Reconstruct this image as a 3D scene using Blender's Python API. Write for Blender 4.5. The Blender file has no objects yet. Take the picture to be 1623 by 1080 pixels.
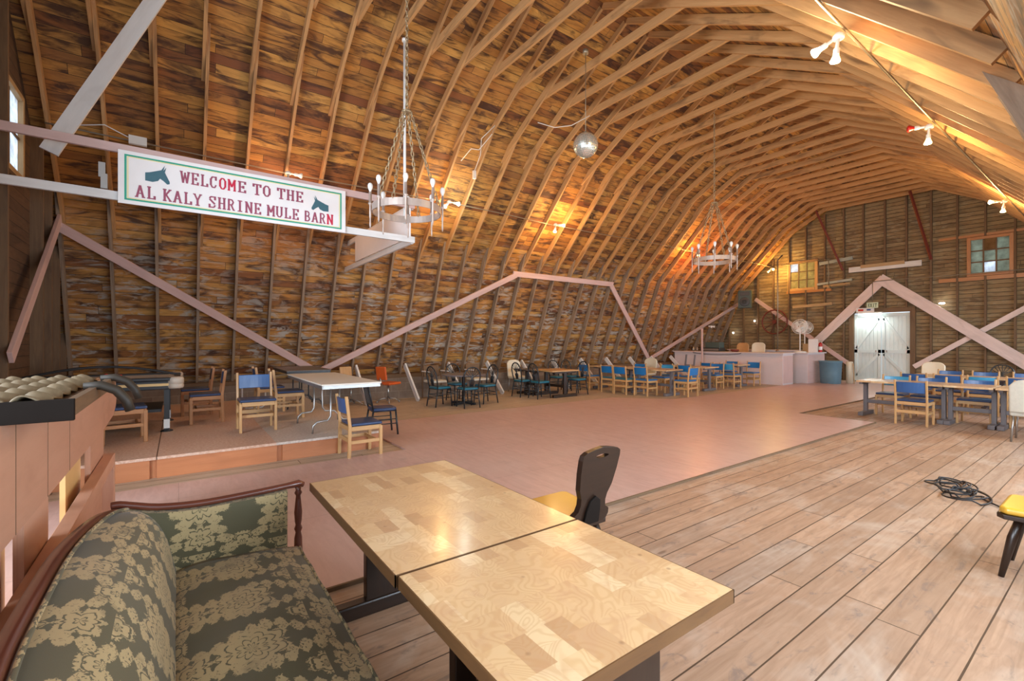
import bpy, bmesh, math, random
from mathutils import Vector, Matrix, Euler
from mathutils.geometry import tessellate_polygon
random.seed(7)
PI = math.pi
scn = bpy.context.scene
COL = scn.collection

# ------------------------------------------------------------------ camera
cam_d = bpy.data.cameras.new('camera')
cam_d.sensor_width = 36.0
cam_d.lens = 728.0 / 1623.0 * 36.0
cam_d.clip_start = 0.03
cam_o = bpy.data.objects.new('camera', cam_d)
cam_o.location = (0, 0, 1.5)
cam_o.rotation_euler = (math.radians(90), 0, math.radians(54))
COL.objects.link(cam_o)
scn.camera = cam_o

# ------------------------------------------------------------------ world, view
w = bpy.data.worlds.new('daylight'); scn.world = w; w.use_nodes = True
bg = w.node_tree.nodes['Background']
bg.inputs[0].default_value = (0.72, 0.86, 1.0, 1); bg.inputs[1].default_value = 1.2
scn.view_settings.view_transform = 'Standard'
scn.view_settings.look = 'None'
scn.view_settings.gamma = 1.0
scn.view_settings.use_curve_mapping = False
scn.view_settings.exposure = 0.66

def area(name, loc, direction, sx, sy, power, color):
    l = bpy.data.lights.new(name, 'AREA'); l.shape = 'RECTANGLE'
    l.size = sx; l.size_y = sy; l.energy = power; l.color = color
    o = bpy.data.objects.new(name, l); o.location = loc
    o.rotation_euler = Vector(direction).to_track_quat('-Z', 'Y').to_euler()
    COL.objects.link(o); return o
def point(name, loc, power, color, r=0.05):
    l = bpy.data.lights.new(name, 'POINT'); l.energy = power; l.color = color
    l.shadow_soft_size = r
    o = bpy.data.objects.new(name, l); o.location = loc; COL.objects.link(o); return o
# added unseen area lamps, standing in for daylight along the right side
WINY = [1.9, 4.45, 7.0, 9.55, 12.1, 14.65, 17.2]
for wy in WINY:
    area('window_daylight', (0.62, wy, 1.5), (-1, 0, -0.02), 1.9, 1.2, 95, (0.74, 0.87, 1.0))
# added area lamp behind the camera, standing in for daylight from there
area('rear_fill_light', (-1.6, -5.0, 2.6), (-0.28, 1, 0.05), 4.6, 3.6, 520, (0.86, 0.92, 1.0))

# ------------------------------------------------------------------ shader helper
class G:
    def __init__(s, name):
        s.m = bpy.data.materials.new(name); s.m.use_nodes = True
        s.t = s.m.node_tree; s.b = s.t.nodes['Principled BSDF']
    def put(s, sock, v):
        if v is None: return
        if isinstance(v, bpy.types.NodeSocket): s.t.links.new(v, sock)
        else:
            if sock.type == 'RGBA' and len(v) == 3: v = (*v, 1)
            sock.default_value = v
    def node(s, ty, **k):
        n = s.t.nodes.new(ty)
        for a, v in k.items(): setattr(n, a, v)
        return n
    def M(s, op, a, b=None, c=None):
        n = s.node('ShaderNodeMath', operation=op)
        for i, v in enumerate((a, b, c)): s.put(n.inputs[i], v)
        return n.outputs[0]
    def obj(s): return s.node('ShaderNodeTexCoord').outputs['Object']
    def uv(s): return s.node('ShaderNodeTexCoord').outputs['UV']
    def rnd(s): return s.node('ShaderNodeObjectInfo').outputs['Random']
    def sep(s, v):
        n = s.node('ShaderNodeSeparateXYZ'); s.put(n.inputs[0], v); return n.outputs
    def comb(s, x=0., y=0., z=0.):
        n = s.node('ShaderNodeCombineXYZ')
        for i, v in enumerate((x, y, z)): s.put(n.inputs[i], v)
        return n.outputs[0]
    def scale(s, v, sc, off=(0, 0, 0)):
        n = s.node('ShaderNodeMapping'); s.put(n.inputs[0], v)
        n.inputs['Scale'].default_value = sc; s.put(n.inputs['Location'], off); return n.outputs[0]
    def noise(s, v, sc=5, det=3, ro=.5, dist=0., col=False):
        n = s.node('ShaderNodeTexNoise'); s.put(n.inputs['Vector'], v)
        s.put(n.inputs['Scale'], sc); n.inputs['Detail'].default_value = det
        n.inputs['Roughness'].default_value = ro; n.inputs['Distortion'].default_value = dist
        return n.outputs[1 if col else 0]
    def vor(s, v, sc=5, feat='F1', rand=1.):
        n = s.node('ShaderNodeTexVoronoi', feature=feat); s.put(n.inputs['Vector'], v)
        n.inputs['Scale'].default_value = sc; n.inputs['Randomness'].default_value = rand
        return n.outputs['Distance']
    def white(s, v):
        n = s.node('ShaderNodeTexWhiteNoise', noise_dimensions='3D'); s.put(n.inputs[0], v); return n.outputs[0]
    def mix(s, f, a, b, mode='MIX'):
        n = s.node('ShaderNodeMix', data_type='RGBA', blend_type=mode)
        s.put(n.inputs[0], f); s.put(n.inputs[6], a); s.put(n.inputs[7], b); return n.outputs[2]
    def ramp(s, f, stops):
        n = s.node('ShaderNodeValToRGB'); s.put(n.inputs[0], f); r = n.color_ramp
        while len(r.elements) < len(stops): r.elements.new(.5)
        for e, (p, c) in zip(r.elements, stops):
            e.position = p; e.color = (*c, 1) if not isinstance(c, (int, float)) else (c, c, c, 1)
        return n.outputs[0]
    def step(s, f, a, b):
        n = s.node('ShaderNodeMapRange'); s.put(n.inputs[0], f)
        n.inputs[1].default_value = a; n.inputs[2].default_value = b; return n.outputs[0]
    def done(s, col, rough=.6, metal=0., bump=None, bs=.3, bd=.01, spec=None, coat=0.):
        s.put(s.b.inputs['Base Color'], col); s.put(s.b.inputs['Roughness'], rough)
        s.b.inputs['Metallic'].default_value = metal
        if spec is not None: s.b.inputs['Specular IOR Level'].default_value = spec
        if coat: s.b.inputs['Coat Weight'].default_value = coat; s.b.inputs['Coat Roughness'].default_value = .15
        if bump is not None:
            n = s.node('ShaderNodeBump'); n.inputs['Strength'].default_value = bs
            n.inputs['Distance'].default_value = bd; s.put(n.inputs['Height'], bump)
            s.put(s.b.inputs['Normal'], n.outputs[0])
        return s.m

def mul(c, k): return tuple(x * k for x in c)
def paint(name, c, rough=.5, var=.12, metal=0., sc=6, coat=0.):
    g = G(name); f = g.noise(g.obj(), sc, 4, .6)
    col = g.mix(f, mul(c, 1 - var), mul(c, 1 + var))
    return g.done(col, rough, metal, bump=f, bs=.05, coat=coat)
def wood(name, c1, c2, dark=None, rough=.55, gs=(2., 28.), patch=.5, coat=0., bs=.25):
    """grain runs along the first texture axis of each bar"""
    g = G(name); uv = g.uv()
    gr = g.noise(g.scale(uv, (gs[0], gs[1], 1)), 1., 5, .65, .6)
    big = g.noise(g.scale(uv, (1.2, 5, 1)), 1., 3, .6, .8)
    col = g.mix(g.step(gr, .3, .72), c1, c2)
    if dark is not None: col = g.mix(g.M('MULTIPLY', g.step(big, .52, .72), patch), col, dark)
    k = g.step(g.rnd(), 0, 1)
    col = g.mix(g.M('MULTIPLY', k, .28), col, mul(c1, .6))
    return g.done(col, rough, bump=gr, bs=bs, bd=.004, coat=coat)

def emit(name, c, s):
    g = G(name); g.put(g.b.inputs['Base Color'], (.8, .8, .8)); g.put(g.b.inputs['Emission Color'], c)
    g.b.inputs['Emission Strength'].default_value = s; return g.m
M = {}
M['pink'] = wood('pink_paint', (.66, .47, .44), (.57, .39, .36), (.47, .31, .27), .5, (1.2, 10), .5, bs=.1)
M['pink_far'] = wood('pale_pink_paint', (.78, .65, .62), (.68, .55, .52), (.50, .40, .37), .55, (1.2, 10), .5, bs=.1)
M['white'] = wood('white_paint', (.78, .77, .76), (.68, .67, .66), (.5, .48, .46), .55, (1.5, 12), .45, bs=.1)
M['rafter'] = wood('rafter_wood', (.56, .32, .135), (.41, .21, .08), (.14, .07, .03), .65, (1.6, 24), .9)
M['rafter_grey'] = wood('weathered_rafter_wood', (.33, .24, .165), (.21, .145, .095), (.08, .05, .035), .7, (1.6, 24), .8)
M['stud'] = wood('dark_stud_wood', (.20, .12, .06), (.13, .075, .04), (.06, .03, .02), .7)
M['plank'] = wood('bare_plank_wood', (.52, .36, .19), (.42, .27, .13), (.2, .12, .06), .6)
M['greyboard'] = wood('grey_green_board', (.42, .45, .40), (.32, .35, .31), (.2, .2, .18), .6)
M['oak'] = wood('oak_wood', (.62, .36, .15), (.50, .27, .10), (.38, .19, .07), .42, (3, 40), .4, coat=.15, bs=.1)
M['oak_dark'] = wood('brown_oak_wood', (.50, .22, .075), (.38, .16, .05), (.26, .1, .03), .42, (3, 40), .4, coat=.15, bs=.1)
M['tableedge'] = wood('brown_table_edge', (.15, .068, .024), (.095, .042, .016), (.16, .08, .03), .4, (6, 30), .5, coat=.15, bs=.05)
M['darkwood'] = wood('dark_stained_wood', (.030, .014, .008), (.016, .008, .005), None, .32, (3, 30), .4, coat=.1, bs=.08)
M['mahogany'] = wood('mahogany_wood', (.16, .045, .025), (.10, .028, .018), None, .28, (3, 30), .4, coat=.4, bs=.08)
M['greywood'] = wood('grey_painted_wood', (.17, .15, .155), (.12, .105, .11), None, .5, (3, 20), .4)
M['blue'] = paint('blue_vinyl', (.028, .10, .28), .32, .15, coat=.2)
M['redlit'] = emit('lit_red_bulb', (1, .05, .02), 3)
M['brightblue'] = paint('bright_blue_vinyl', (.012, .155, .42), .32, .15, coat=.2)
M['navy'] = paint('navy_vinyl', (.022, .05, .13), .35, .2, coat=.2)
M['lightblue'] = paint('sky_blue_vinyl', (.05, .30, .52), .35, .15, coat=.2)
M['teal'] = paint('teal_vinyl', (.01, .14, .21), .35, .2, coat=.2)
M['orange'] = paint('orange_vinyl', (.62, .11, .02), .4, .15)
M['yellow'] = paint('mustard_yellow_vinyl', (.62, .34, .035), .3, .12, coat=.3)
M['cream'] = paint('cream_plastic', (.68, .62, .48), .45, .1)
M['beige'] = paint('beige_fabric', (.62, .60, .52), .8, .12, sc=30)
M['black'] = paint('black_metal', (.018, .022, .026), .35, .3)
M['blackplastic'] = paint('black_plastic', (.02, .021, .023), .45, .3)
M['steel'] = paint('grey_steel', (.42, .42, .41), .35, .1, metal=.9)
M['whitemetal'] = paint('white_metal', (.8, .82, .8), .35, .06)
M['rust'] = paint('rusty_iron_band', (.36, .22, .16), .5, .25, metal=.3)
M['ironlight'] = paint('pale_iron', (.46, .37, .32), .45, .3, metal=.35)
M['chain'] = paint('old_chain', (.40, .30, .18), .45, .3, metal=.6)
M['red'] = paint('red_enamel', (.5, .02, .015), .35, .1)
M['darkred'] = paint('dark_red_paint', (.16, .028, .018), .6, .2)
M['bin'] = paint('blue_grey_plastic', (.10, .19, .25), .45, .12)
M['signwhite'] = paint('sign_white', (.80, .78, .78), .45, .05)
M['signgreen'] = paint('sign_green', (.03, .36, .24), .5, .05)
M['signyellow'] = paint('sign_yellow', (.80, .72, .40), .5, .05)
M['signred'] = paint('sign_letter_maroon', (.30, .07, .12), .5, .3, sc=14)
M['signred2'] = paint('sign_letter_red', (.52, .02, .06), .5, .15)
M['signmule'] = paint('sign_mule_grey', (.045, .13, .17), .5, .1)
M['exitgreen'] = paint('exit_sign_face', (.62, .72, .52), .5, .05)
M['exitdark'] = paint('exit_letters', (.05, .08, .04), .5, .05)
M['eave'] = paint('black_brown_board', (.012, .008, .006), .75, .2)
M['eave'].node_tree.nodes['Principled BSDF'].inputs['Specular IOR Level'].default_value = .15
M['salmon'] = wood('salmon_paint', (.66, .37, .25), (.58, .31, .205), (.42, .2, .12), .5, (1.2, 10), .5, bs=.1)
M['doorwhite'] = wood('cool_white_paint', (.70, .80, .80), (.62, .72, .73), (.45, .5, .5), .5, (1.5, 12), .4, bs=.1)
M['counter'] = paint('lavender_white_paint', (.62, .55, .56), .45, .06)
M['grille'] = paint('dark_green_grille', (.06, .09, .08), .6, .2)
M['conduit'] = paint('conduit_metal', (.30, .25, .18), .45, .12, metal=.6)
M['wire'] = paint('white_wire', (.75, .72, .65), .5, .1)
M['cable'] = paint('black_cable', (.012, .012, .014), .4, .1)
M['laminate'] = paint('cream_laminate', (.70, .66, .58), .3, .05)
M['brownlaminate'] = paint('dark_brown_laminate', (.10, .075, .06), .3, .15)
M['greytop'] = paint('dark_grey_tabletop', (.16, .14, .15), .3, .15)
M['tile'] = paint('tan_roof_tile', (.20, .15, .09), .5, .55, sc=30)
M['roll'] = paint('dark_tile_roll', (.03, .022, .014), .6, .35, sc=14)
M['hockeytop'] = paint('white_playfield', (.68, .70, .72), .2, .04)
M['postwarm'] = paint('ochre_and_warm_glow', (.72, .48, .20), .5, .08)  # ochre of the game table stripe; on booth boards, warm light as colour
M['cap'] = paint('beige_corner_cap', (.55, .47, .38), .4, .1)

M['bulb'] = emit('lit_bulb', (1, .70, .22), 3.2)
M['bulbwhite'] = emit('lit_white_bulb', (.8, 1, .85), 3)
M['tubelight'] = emit('fluorescent_tube', (.85, 1, .95), 9)
M['tinyled'] = emit('small_white_light', (1, .98, .9), 14)
M['bulboff'] = paint('frosted_bulb', (.80, .80, .78), .25, .03)

def pane(name, c, k):
    g = G(name); t = g.t
    tr = g.node('ShaderNodeBsdfTranslucent'); d = g.node('ShaderNodeBsdfDiffuse'); mx = g.node('ShaderNodeMixShader')
    f = g.noise(g.obj(), 5, 4, .7)
    col = g.mix(g.step(f, .35, .7), c, mul(c, .6))
    g.put(tr.inputs[0], col); g.put(d.inputs[0], col); mx.inputs[0].default_value = k
    t.links.new(tr.outputs[0], mx.inputs[1]); t.links.new(d.outputs[0], mx.inputs[2])
    t.links.new(mx.outputs[0], t.nodes['Material Output'].inputs[0]); return g.m
M['paneyellow'] = pane('yellowed_pane', (.62, .52, .26), .35)
M['panegreen'] = pane('dirty_pane', (.50, .56, .48), .35)
M['panebright'] = pane('clear_pane', (.95, .97, 1), .1)
M['panebrown'] = pane('boarded_pane', (.25, .15, .07), .9)
g = G('window_glass')
gt = g.node('ShaderNodeBsdfTransparent'); gg = g.node('ShaderNodeBsdfGlossy'); gm = g.node('ShaderNodeMixShader')
gg.inputs[1].default_value = .05; gm.inputs[0].default_value = .08
g.t.links.new(gt.outputs[0], gm.inputs[1]); g.t.links.new(gg.outputs[0], gm.inputs[2])
g.t.links.new(gm.outputs[0], g.t.nodes['Material Output'].inputs[0]); M['glass'] = g.m

# --- plank floor: boards run along y
def floor_mat():
    g = G('worn_plank_floor'); x, y, z = g.sep(g.obj())
    u = g.M('DIVIDE', g.M('ADD', x, .48), .1855)
    iu = g.M('FLOOR', u); fu = g.M('SUBTRACT', u, iu)
    v = g.M('ADD', g.M('DIVIDE', y, 3.1), g.M('MULTIPLY', g.white(g.comb(iu, 3., 1.)), 7))
    iv = g.M('FLOOR', v); fv = g.M('SUBTRACT', v, iv)
    r = g.white(g.comb(iu, iv, 2.)); r2 = g.white(g.comb(iu, iv, 9.))
    off = g.M('MULTIPLY', r, 40)
    grain = g.noise(g.comb(g.M('ADD', g.M('MULTIPLY', x, 22), off), g.M('MULTIPLY', y, 1.6), off), 1., 5, .6, 1.2)
    ring = g.noise(g.comb(g.M('ADD', g.M('MULTIPLY', x, 7), off), g.M('MULTIPLY', y, 1.1), off), 1.3, 1, .4, 1.)
    ring = g.M('SINE', g.M('MULTIPLY', ring, 60))
    st = g.noise(g.comb(g.M('MULTIPLY', x, 2.2), g.M('MULTIPLY', y, 1.4), 0.), 1., 4, .65, .4)
    st2 = g.noise(g.comb(g.M('MULTIPLY', x, 9.), g.M('MULTIPLY', y, 4.), 5.), 1., 4, .7, .8)
    col = g.ramp(r, [(0., (.37, .235, .155)), (.35, (.44, .275, .18)), (.7, (.48, .31, .205)), (1., (.40, .285, .21))])
    col = g.mix(g.M('MULTIPLY', g.step(grain, .40, .70), .55), col, (.25, .14, .08))
    col = g.mix(g.M('MULTIPLY', g.step(ring, .2, 1.), .10), col, (.25, .13, .07))
    col = g.mix(g.M('MULTIPLY', g.step(st, .5, .72), .5), col, (.58, .50, .42))
    st3 = g.noise(g.comb(g.M('MULTIPLY', x, 1.1), g.M('MULTIPLY', y, .8), 11.), 1., 5, .7, .6)
    col = g.mix(g.M('MULTIPLY', g.step(st3, .52, .66), .38), col, (.27, .17, .115))
    col = g.mix(g.M('MULTIPLY', g.step(st2, .58, .68), .6), col, (.17, .13, .115))
    kn = g.vor(g.comb(g.M('MULTIPLY', x, 5.), g.M('MULTIPLY', y, 1.6), 0.), 1.)
    col = g.mix(g.M('MULTIPLY', g.step(kn, .10, .05), .6), col, (.12, .065, .04))
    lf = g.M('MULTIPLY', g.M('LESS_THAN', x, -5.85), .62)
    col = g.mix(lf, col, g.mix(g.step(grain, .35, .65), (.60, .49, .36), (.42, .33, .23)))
    d = g.M('MINIMUM', fu, g.M('SUBTRACT', 1., fu))
    wob = g.M('MULTIPLY', g.noise(g.comb(0., g.M('MULTIPLY', y, 1.3), iu), 1., 2), .035)
    gap = g.step(d, .006, g.t and .03)
    gap = g.M('GREATER_THAN', d, g.M('ADD', wob, .004))
    dv = g.M('MULTIPLY', g.M('MINIMUM', fv, g.M('SUBTRACT', 1., fv)), 3.1)
    gap2 = g.M('MULTIPLY', gap, g.M('GREATER_THAN', dv, .0035))
    col = g.mix(gap2, (.07, .038, .022), col)
    h = g.M('ADD', gap2, g.M('MULTIPLY', grain, .12))
    return g.done(col, g.M('ADD', .42, g.M('MULTIPLY', grain, .25)), bump=h, bs=.6, bd=.006)
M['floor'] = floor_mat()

def dance_mat():
    g = G('pink_painted_plywood'); o = g.obj(); x, y, z = g.sep(o)
    gr = g.noise(g.comb(g.M('MULTIPLY', x, 3), g.M('MULTIPLY', y, 16), 0.), 1., 5, .65, .8)
    big = g.noise(o, .55, 5, .65, .8); sm = g.noise(o, 3.2, 5, .7)
    col = g.mix(g.step(gr, .35, .7), (.62, .41, .355), (.52, .325, .275))
    col = g.mix(g.M('MULTIPLY', g.step(big, .46, .66), .5), col, (.60, .44, .38))
    col = g.mix(g.M('MULTIPLY', g.step(sm, .6, .75), .3), col, (.30, .20, .18))
    fx = g.M('FRACT', g.M('DIVIDE', g.M('ADD', x, 2.86), 1.22)); fy = g.M('FRACT', g.M('DIVIDE', y, 2.44))
    line = g.M('MAXIMUM', g.M('LESS_THAN', fx, .004), g.M('LESS_THAN', fy, .002))
    col = g.mix(g.M('MULTIPLY', line, .5), col, (.2, .1, .08))
    return g.done(col, g.M('ADD', .24, g.M('MULTIPLY', sm, .22)), bump=gr, bs=.12, bd=.003)
M['dance'] = dance_mat()

def stage_mat():
    g = G('speckled_stage_board'); o = g.obj()
    sp = g.noise(o, 34, 3, .7); big = g.noise(o, 1.2, 3, .5)
    col = g.mix(g.step(sp, .4, .62), (.56, .33, .225), (.68, .48, .37))
    y = g.sep(o)[1]
    grey = g.M('GREATER_THAN', y, .98)
    col = g.mix(g.M('MULTIPLY', grey, .75), col, g.mix(g.step(sp, .4, .6), (.48, .43, .38), (.60, .56, .51)))
    col = g.mix(g.M('MULTIPLY', g.step(big, .5, .7), .4), col, (.55, .42, .33))
    j = g.M('LESS_THAN', g.M('ABSOLUTE', g.M('ADD', y, .19)), .005)
    col = g.mix(j, col, (.1, .05, .03))
    return g.done(col, .55, bump=sp, bs=.1)
M['stage'] = stage_mat()
M['fascia'] = wood('orange_pink_board', (.55, .215, .09), (.46, .165, .065), (.30, .11, .05), .45, (1.2, 14), .5)

# --- roof / wall boards, UV = metres (u along board, v across)
def boards_mat(name, bw, length, cols, stain, pale, stain_amt, pale_fn, gapc, rough=.7, gapw=.05, mode=0):
    g = G(name); u, v, _ = g.sep(g.uv())
    V = g.M('DIVIDE', v, bw); iv = g.M('FLOOR', V); fv = g.M('SUBTRACT', V, iv)
    U = g.M('ADD', g.M('DIVIDE', u, length), g.M('MULTIPLY', g.white(g.comb(iv, 1., 4.)), 5)); iu = g.M('FLOOR', U); fu = g.M('SUBTRACT', U, iu)
    r = g.white(g.comb(iu, iv, 2.)); off = g.M('MULTIPLY', r, 60)
    P = g.comb(g.M('ADD', g.M('MULTIPLY', u, 1.8), off), g.M('ADD', g.M('MULTIPLY', v, 16), off), off)
    grain = g.noise(P, 1., 6, .68, 1.0)
    P2 = g.comb(g.M('ADD', g.M('MULTIPLY', u, 1.5), off), g.M('ADD', g.M('MULTIPLY', v, 5.5), off), 0.)
    blot = g.noise(P2, 1., 5, .6, 1.1)
    big = g.noise(g.comb(g.M('MULTIPLY', u, .9), g.M('MULTIPLY', v, 1.1), 6.), 1., 3, .6)
    blot = g.M('ADD', blot, g.M('MULTIPLY', g.M('SUBTRACT', big, .5), .35))
    P3 = g.comb(g.M('MULTIPLY', u, .5), g.M('MULTIPLY', v, .7), 3.)
    wide = g.noise(P3, 1., 4, .6)
    P4 = g.comb(g.M('MULTIPLY', u, 2.2), g.M('ADD', g.M('MULTIPLY', v, 6.), off), 8.)
    pb = g.noise(P4, 1., 4, .65, 1.)
    n = len(cols)
    col = g.ramp(r, [(i / (n - 1), c) for i, c in enumerate(cols)])
    col = g.mix(g.M('MULTIPLY', g.step(grain, .42, .75), .6), col, mul(stain, 2.2))
    col = g.mix(g.M('MULTIPLY', g.step(blot, .47, .64), stain_amt), col, stain)
    pa = pale_fn(g, u, v, wide)
    col = g.mix(g.M('MULTIPLY', g.step(pb, .50, .62), pa), col, pale)
    gap = g.M('MINIMUM', g.M('GREATER_THAN', fv, g.M('ADD', gapw * .5, g.M('MULTIPLY', grain, gapw))), g.M('GREATER_THAN', g.M('MULTIPLY', fu, length), .006))
    col = g.mix(gap, gapc, col)
    return g.done(col, rough, bump=g.M('ADD', gap, g.M('MULTIPLY', grain, .2)), bs=.6, bd=.012)
def roofpale(g, u, v, wide):
    lo = g.step(v, 4.4, 2.0)
    return g.M('MULTIPLY', g.M('MULTIPLY', lo, g.step(wide, .30, .55)), .95)
M['roof'] = boards_mat('stained_roof_boards', .145, 3.4,
    [(.36, .145, .030), (.52, .245, .050), (.20, .065, .018), (.60, .32, .075), (.40, .165, .035)],
    (.050, .018, .009), (.40, .37, .32), .92, roofpale, (.02, .010, .006))
def farpale(g, u, v, wide): return g.M('MULTIPLY', g.step(wide, .4, .6), .5)
M['endwall'] = boards_mat('brown_gable_boards', .13, 3.0,
    [(.24, .165, .075), (.30, .21, .10), (.20, .13, .06), (.34, .25, .13), (.26, .18, .085)],
    (.09, .055, .028), (.40, .36, .24), .6, farpale, (.02, .013, .008), gapw=.10)
M['nearwall'] = boards_mat('dark_end_boards', .16, 3.0,
    [(.10, .055, .03), (.13, .07, .035), (.09, .05, .03)], (.03, .017, .01), (.2, .15, .1), .5,
    lambda g, u, v, w_: g.M('MULTIPLY', g.step(w_, .5, .7), .3), (.012, .008, .006))

def block_mat():
    g = G('grey_concrete_block'); u, v, _ = g.sep(g.uv())
    n = g.node('ShaderNodeTexBrick'); g.put(n.inputs[0], g.uv())
    n.inputs['Scale'].default_value = 1; n.inputs['Brick Width'].default_value = .4; n.inputs['Row Height'].default_value = .2
    n.inputs['Mortar Size'].default_value = .006
    f = g.noise(g.obj(), 5, 5, .7)
    g.put(n.inputs[1], (.24, .19, .15)); g.put(n.inputs[2], (.19, .15, .12)); g.put(n.inputs[3], (.30, .26, .21))
    col = g.mix(g.M('MULTIPLY', g.step(f, .4, .7), .5), n.outputs[0], (.13, .08, .05))
    return g.done(col, .85, bump=f, bs=.3)
M['block'] = block_mat()

def butcher_mat():
    g = G('burl_butcher_block'); x, y, z = g.sep(g.obj())
    wob = g.noise(g.obj(), 2.3, 2, .5)
    X = g.M('DIVIDE', x, .20); iX = g.M('FLOOR', X)
    Y = g.M('ADD', g.M('DIVIDE', y, .10), g.M('MULTIPLY', g.white(g.comb(iX, 2., 7.)), 3)); iY = g.M('FLOOR', Y)
    r = g.white(g.comb(iX, iY, 1.)); off = g.M('MULTIPLY', r, 30)
    X2 = g.M('FLOOR', g.M('DIVIDE', x, .13)); Y2 = g.M('FLOOR', g.M('ADD', g.M('DIVIDE', y, .065), g.M('MULTIPLY', g.white(g.comb(X2, 5., 3.)), 3)))
    r2 = g.white(g.comb(X2, Y2, 8.))
    rr = g.mix(g.M('GREATER_THAN', g.white(g.comb(iX, iY, 6.)), .5), r, r2)
    P = g.comb(g.M('ADD', g.M('MULTIPLY', x, 9), off), g.M('ADD', g.M('MULTIPLY', y, 7), off), off)
    sw = g.noise(P, .55, 1, .4, 1.6)
    ln = g.M('SINE', g.M('MULTIPLY', sw, 95)); fine = g.noise(P, 9, 4, .7, 1.5)
    col = g.ramp(rr, [(0, (.47, .28, .145)), (.2, (.56, .35, .18)), (.5, (.60, .385, .20)), (.78, (.62, .41, .215)), (.9, (.66, .46, .25)), (1., (.69, .50, .29))])
    col = g.mix(g.M('MULTIPLY', g.step(ln, -.2, 1), .30), col, (.44, .22, .08))
    col = g.mix(g.M('MULTIPLY', g.step(g.noise(P, 1.1, 4, .6, 1.), .5, .7), .45), col, (.48, .27, .15))
    kn = g.vor(g.obj(), 7.); col = g.mix(g.M('MULTIPLY', g.step(kn, .075, .03), .55), col, (.2, .09, .045))
    return g.done(col, .3, bump=fine, bs=.03, bd=.002, coat=.3)
M['butcher'] = butcher_mat()

def damask_mat():
    g = G('olive_damask_fabric'); uv = g.uv()
    u, v, _ = g.sep(uv)
    W, H = .36, .46
    row = g.M('FLOOR', g.M('DIVIDE', v, H))
    fv = g.M('SUBTRACT', g.M('DIVIDE', v, H), row)
    uu = g.M('ADD', g.M('DIVIDE', u, W), g.M('MULTIPLY', row, .5))
    fu = g.M('ABSOLUTE', g.M('SUBTRACT', g.M('FRACT', uu), .5))      # mirrored in each motif
    wb = g.noise(uv, 9, 2, .5)
    fu = g.M('ABSOLUTE', g.M('ADD', fu, g.M('MULTIPLY', g.M('SUBTRACT', wb, .5), .10)))
    cx = g.M('MULTIPLY', fu, W); cy = g.M('MULTIPLY', g.M('SUBTRACT', fv, .5), H)
    P = g.comb(cx, cy, 0.)
    n1 = g.noise(P, 22, 3, .55, 1.2); n2 = g.noise(P, 55, 2, .6, 2.0)
    def flower(x0, y0, r0, k, amp):
        dx = g.M('SUBTRACT', cx, x0); dy = g.M('SUBTRACT', cy, y0)
        d = g.M('SQRT', g.M('ADD', g.M('MULTIPLY', dx, dx), g.M('MULTIPLY', dy, dy)))
        a = g.M('ARCTAN2', dy, dx)
        pet = g.M('MULTIPLY', g.M('ABSOLUTE', g.M('SINE', g.M('MULTIPLY', a, k))), amp)
        edge = g.M('SUBTRACT', g.M('ADD', r0 - amp * .5, pet), d)
        ringl = g.M('ABSOLUTE', g.M('SUBTRACT', g.M('FRACT', g.M('ADD', g.M('DIVIDE', g.M('SUBTRACT', d, g.M('MULTIPLY', pet, .6)), .030), g.M('MULTIPLY', n1, .9))), .5))
        vein = g.M('GREATER_THAN', ringl, .10)
        return g.M('MULTIPLY', g.step(g.M('ADD', edge, g.M('MULTIPLY', g.M('SUBTRACT', n2, .5), .055)), -.001, .002), vein)
    f1 = flower(0., .02, .112, 4.5, .038)
    f2 = flower(W * .5, -H * .48, .050, 2.5, .026)
    f3 = flower(0., -.150, .060, 2.5, .03)
    f4 = flower(W * .5, H * .48, .050, 2.5, .026)
    stemx = g.M('ADD', .09, g.M('MULTIPLY', g.M('SINE', g.M('MULTIPLY', cy, 21)), .030))
    sd = g.M('ABSOLUTE', g.M('SUBTRACT', cx, stemx))
    leaf = g.M('MULTIPLY', g.M('ABSOLUTE', g.M('SINE', g.M('MULTIPLY', cy, 62))), .036)
    st = g.step(g.M('ADD', g.M('SUBTRACT', g.M('ADD', .003, leaf), sd), g.M('MULTIPLY', g.M('SUBTRACT', n2, .5), .05)), -.001, .002)
    st = g.M('MULTIPLY', st, g.M('GREATER_THAN', n2, .40))
    mask = g.M('MAXIMUM', g.M('MAXIMUM', g.M('MAXIMUM', f1, f2), g.M('MAXIMUM', f3, f4)), st)
    wear = g.noise(uv, 7, 4, .6)
    mask = g.M('MULTIPLY', mask, g.step(wear, .2, .42))
    weave = g.noise(g.scale(uv, (300, 900, 1)), 1., 2)
    dk = g.mix(weave, (.070, .062, .028), (.115, .102, .048)); lt = g.mix(weave, (.36, .27, .125), (.48, .375, .19))
    col = g.mix(mask, dk, lt)
    g.put(g.b.inputs['Sheen Weight'], .15)
    return g.done(col, .62, bump=mask, bs=.12, bd=.002)
M['damask'] = damask_mat()
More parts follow.
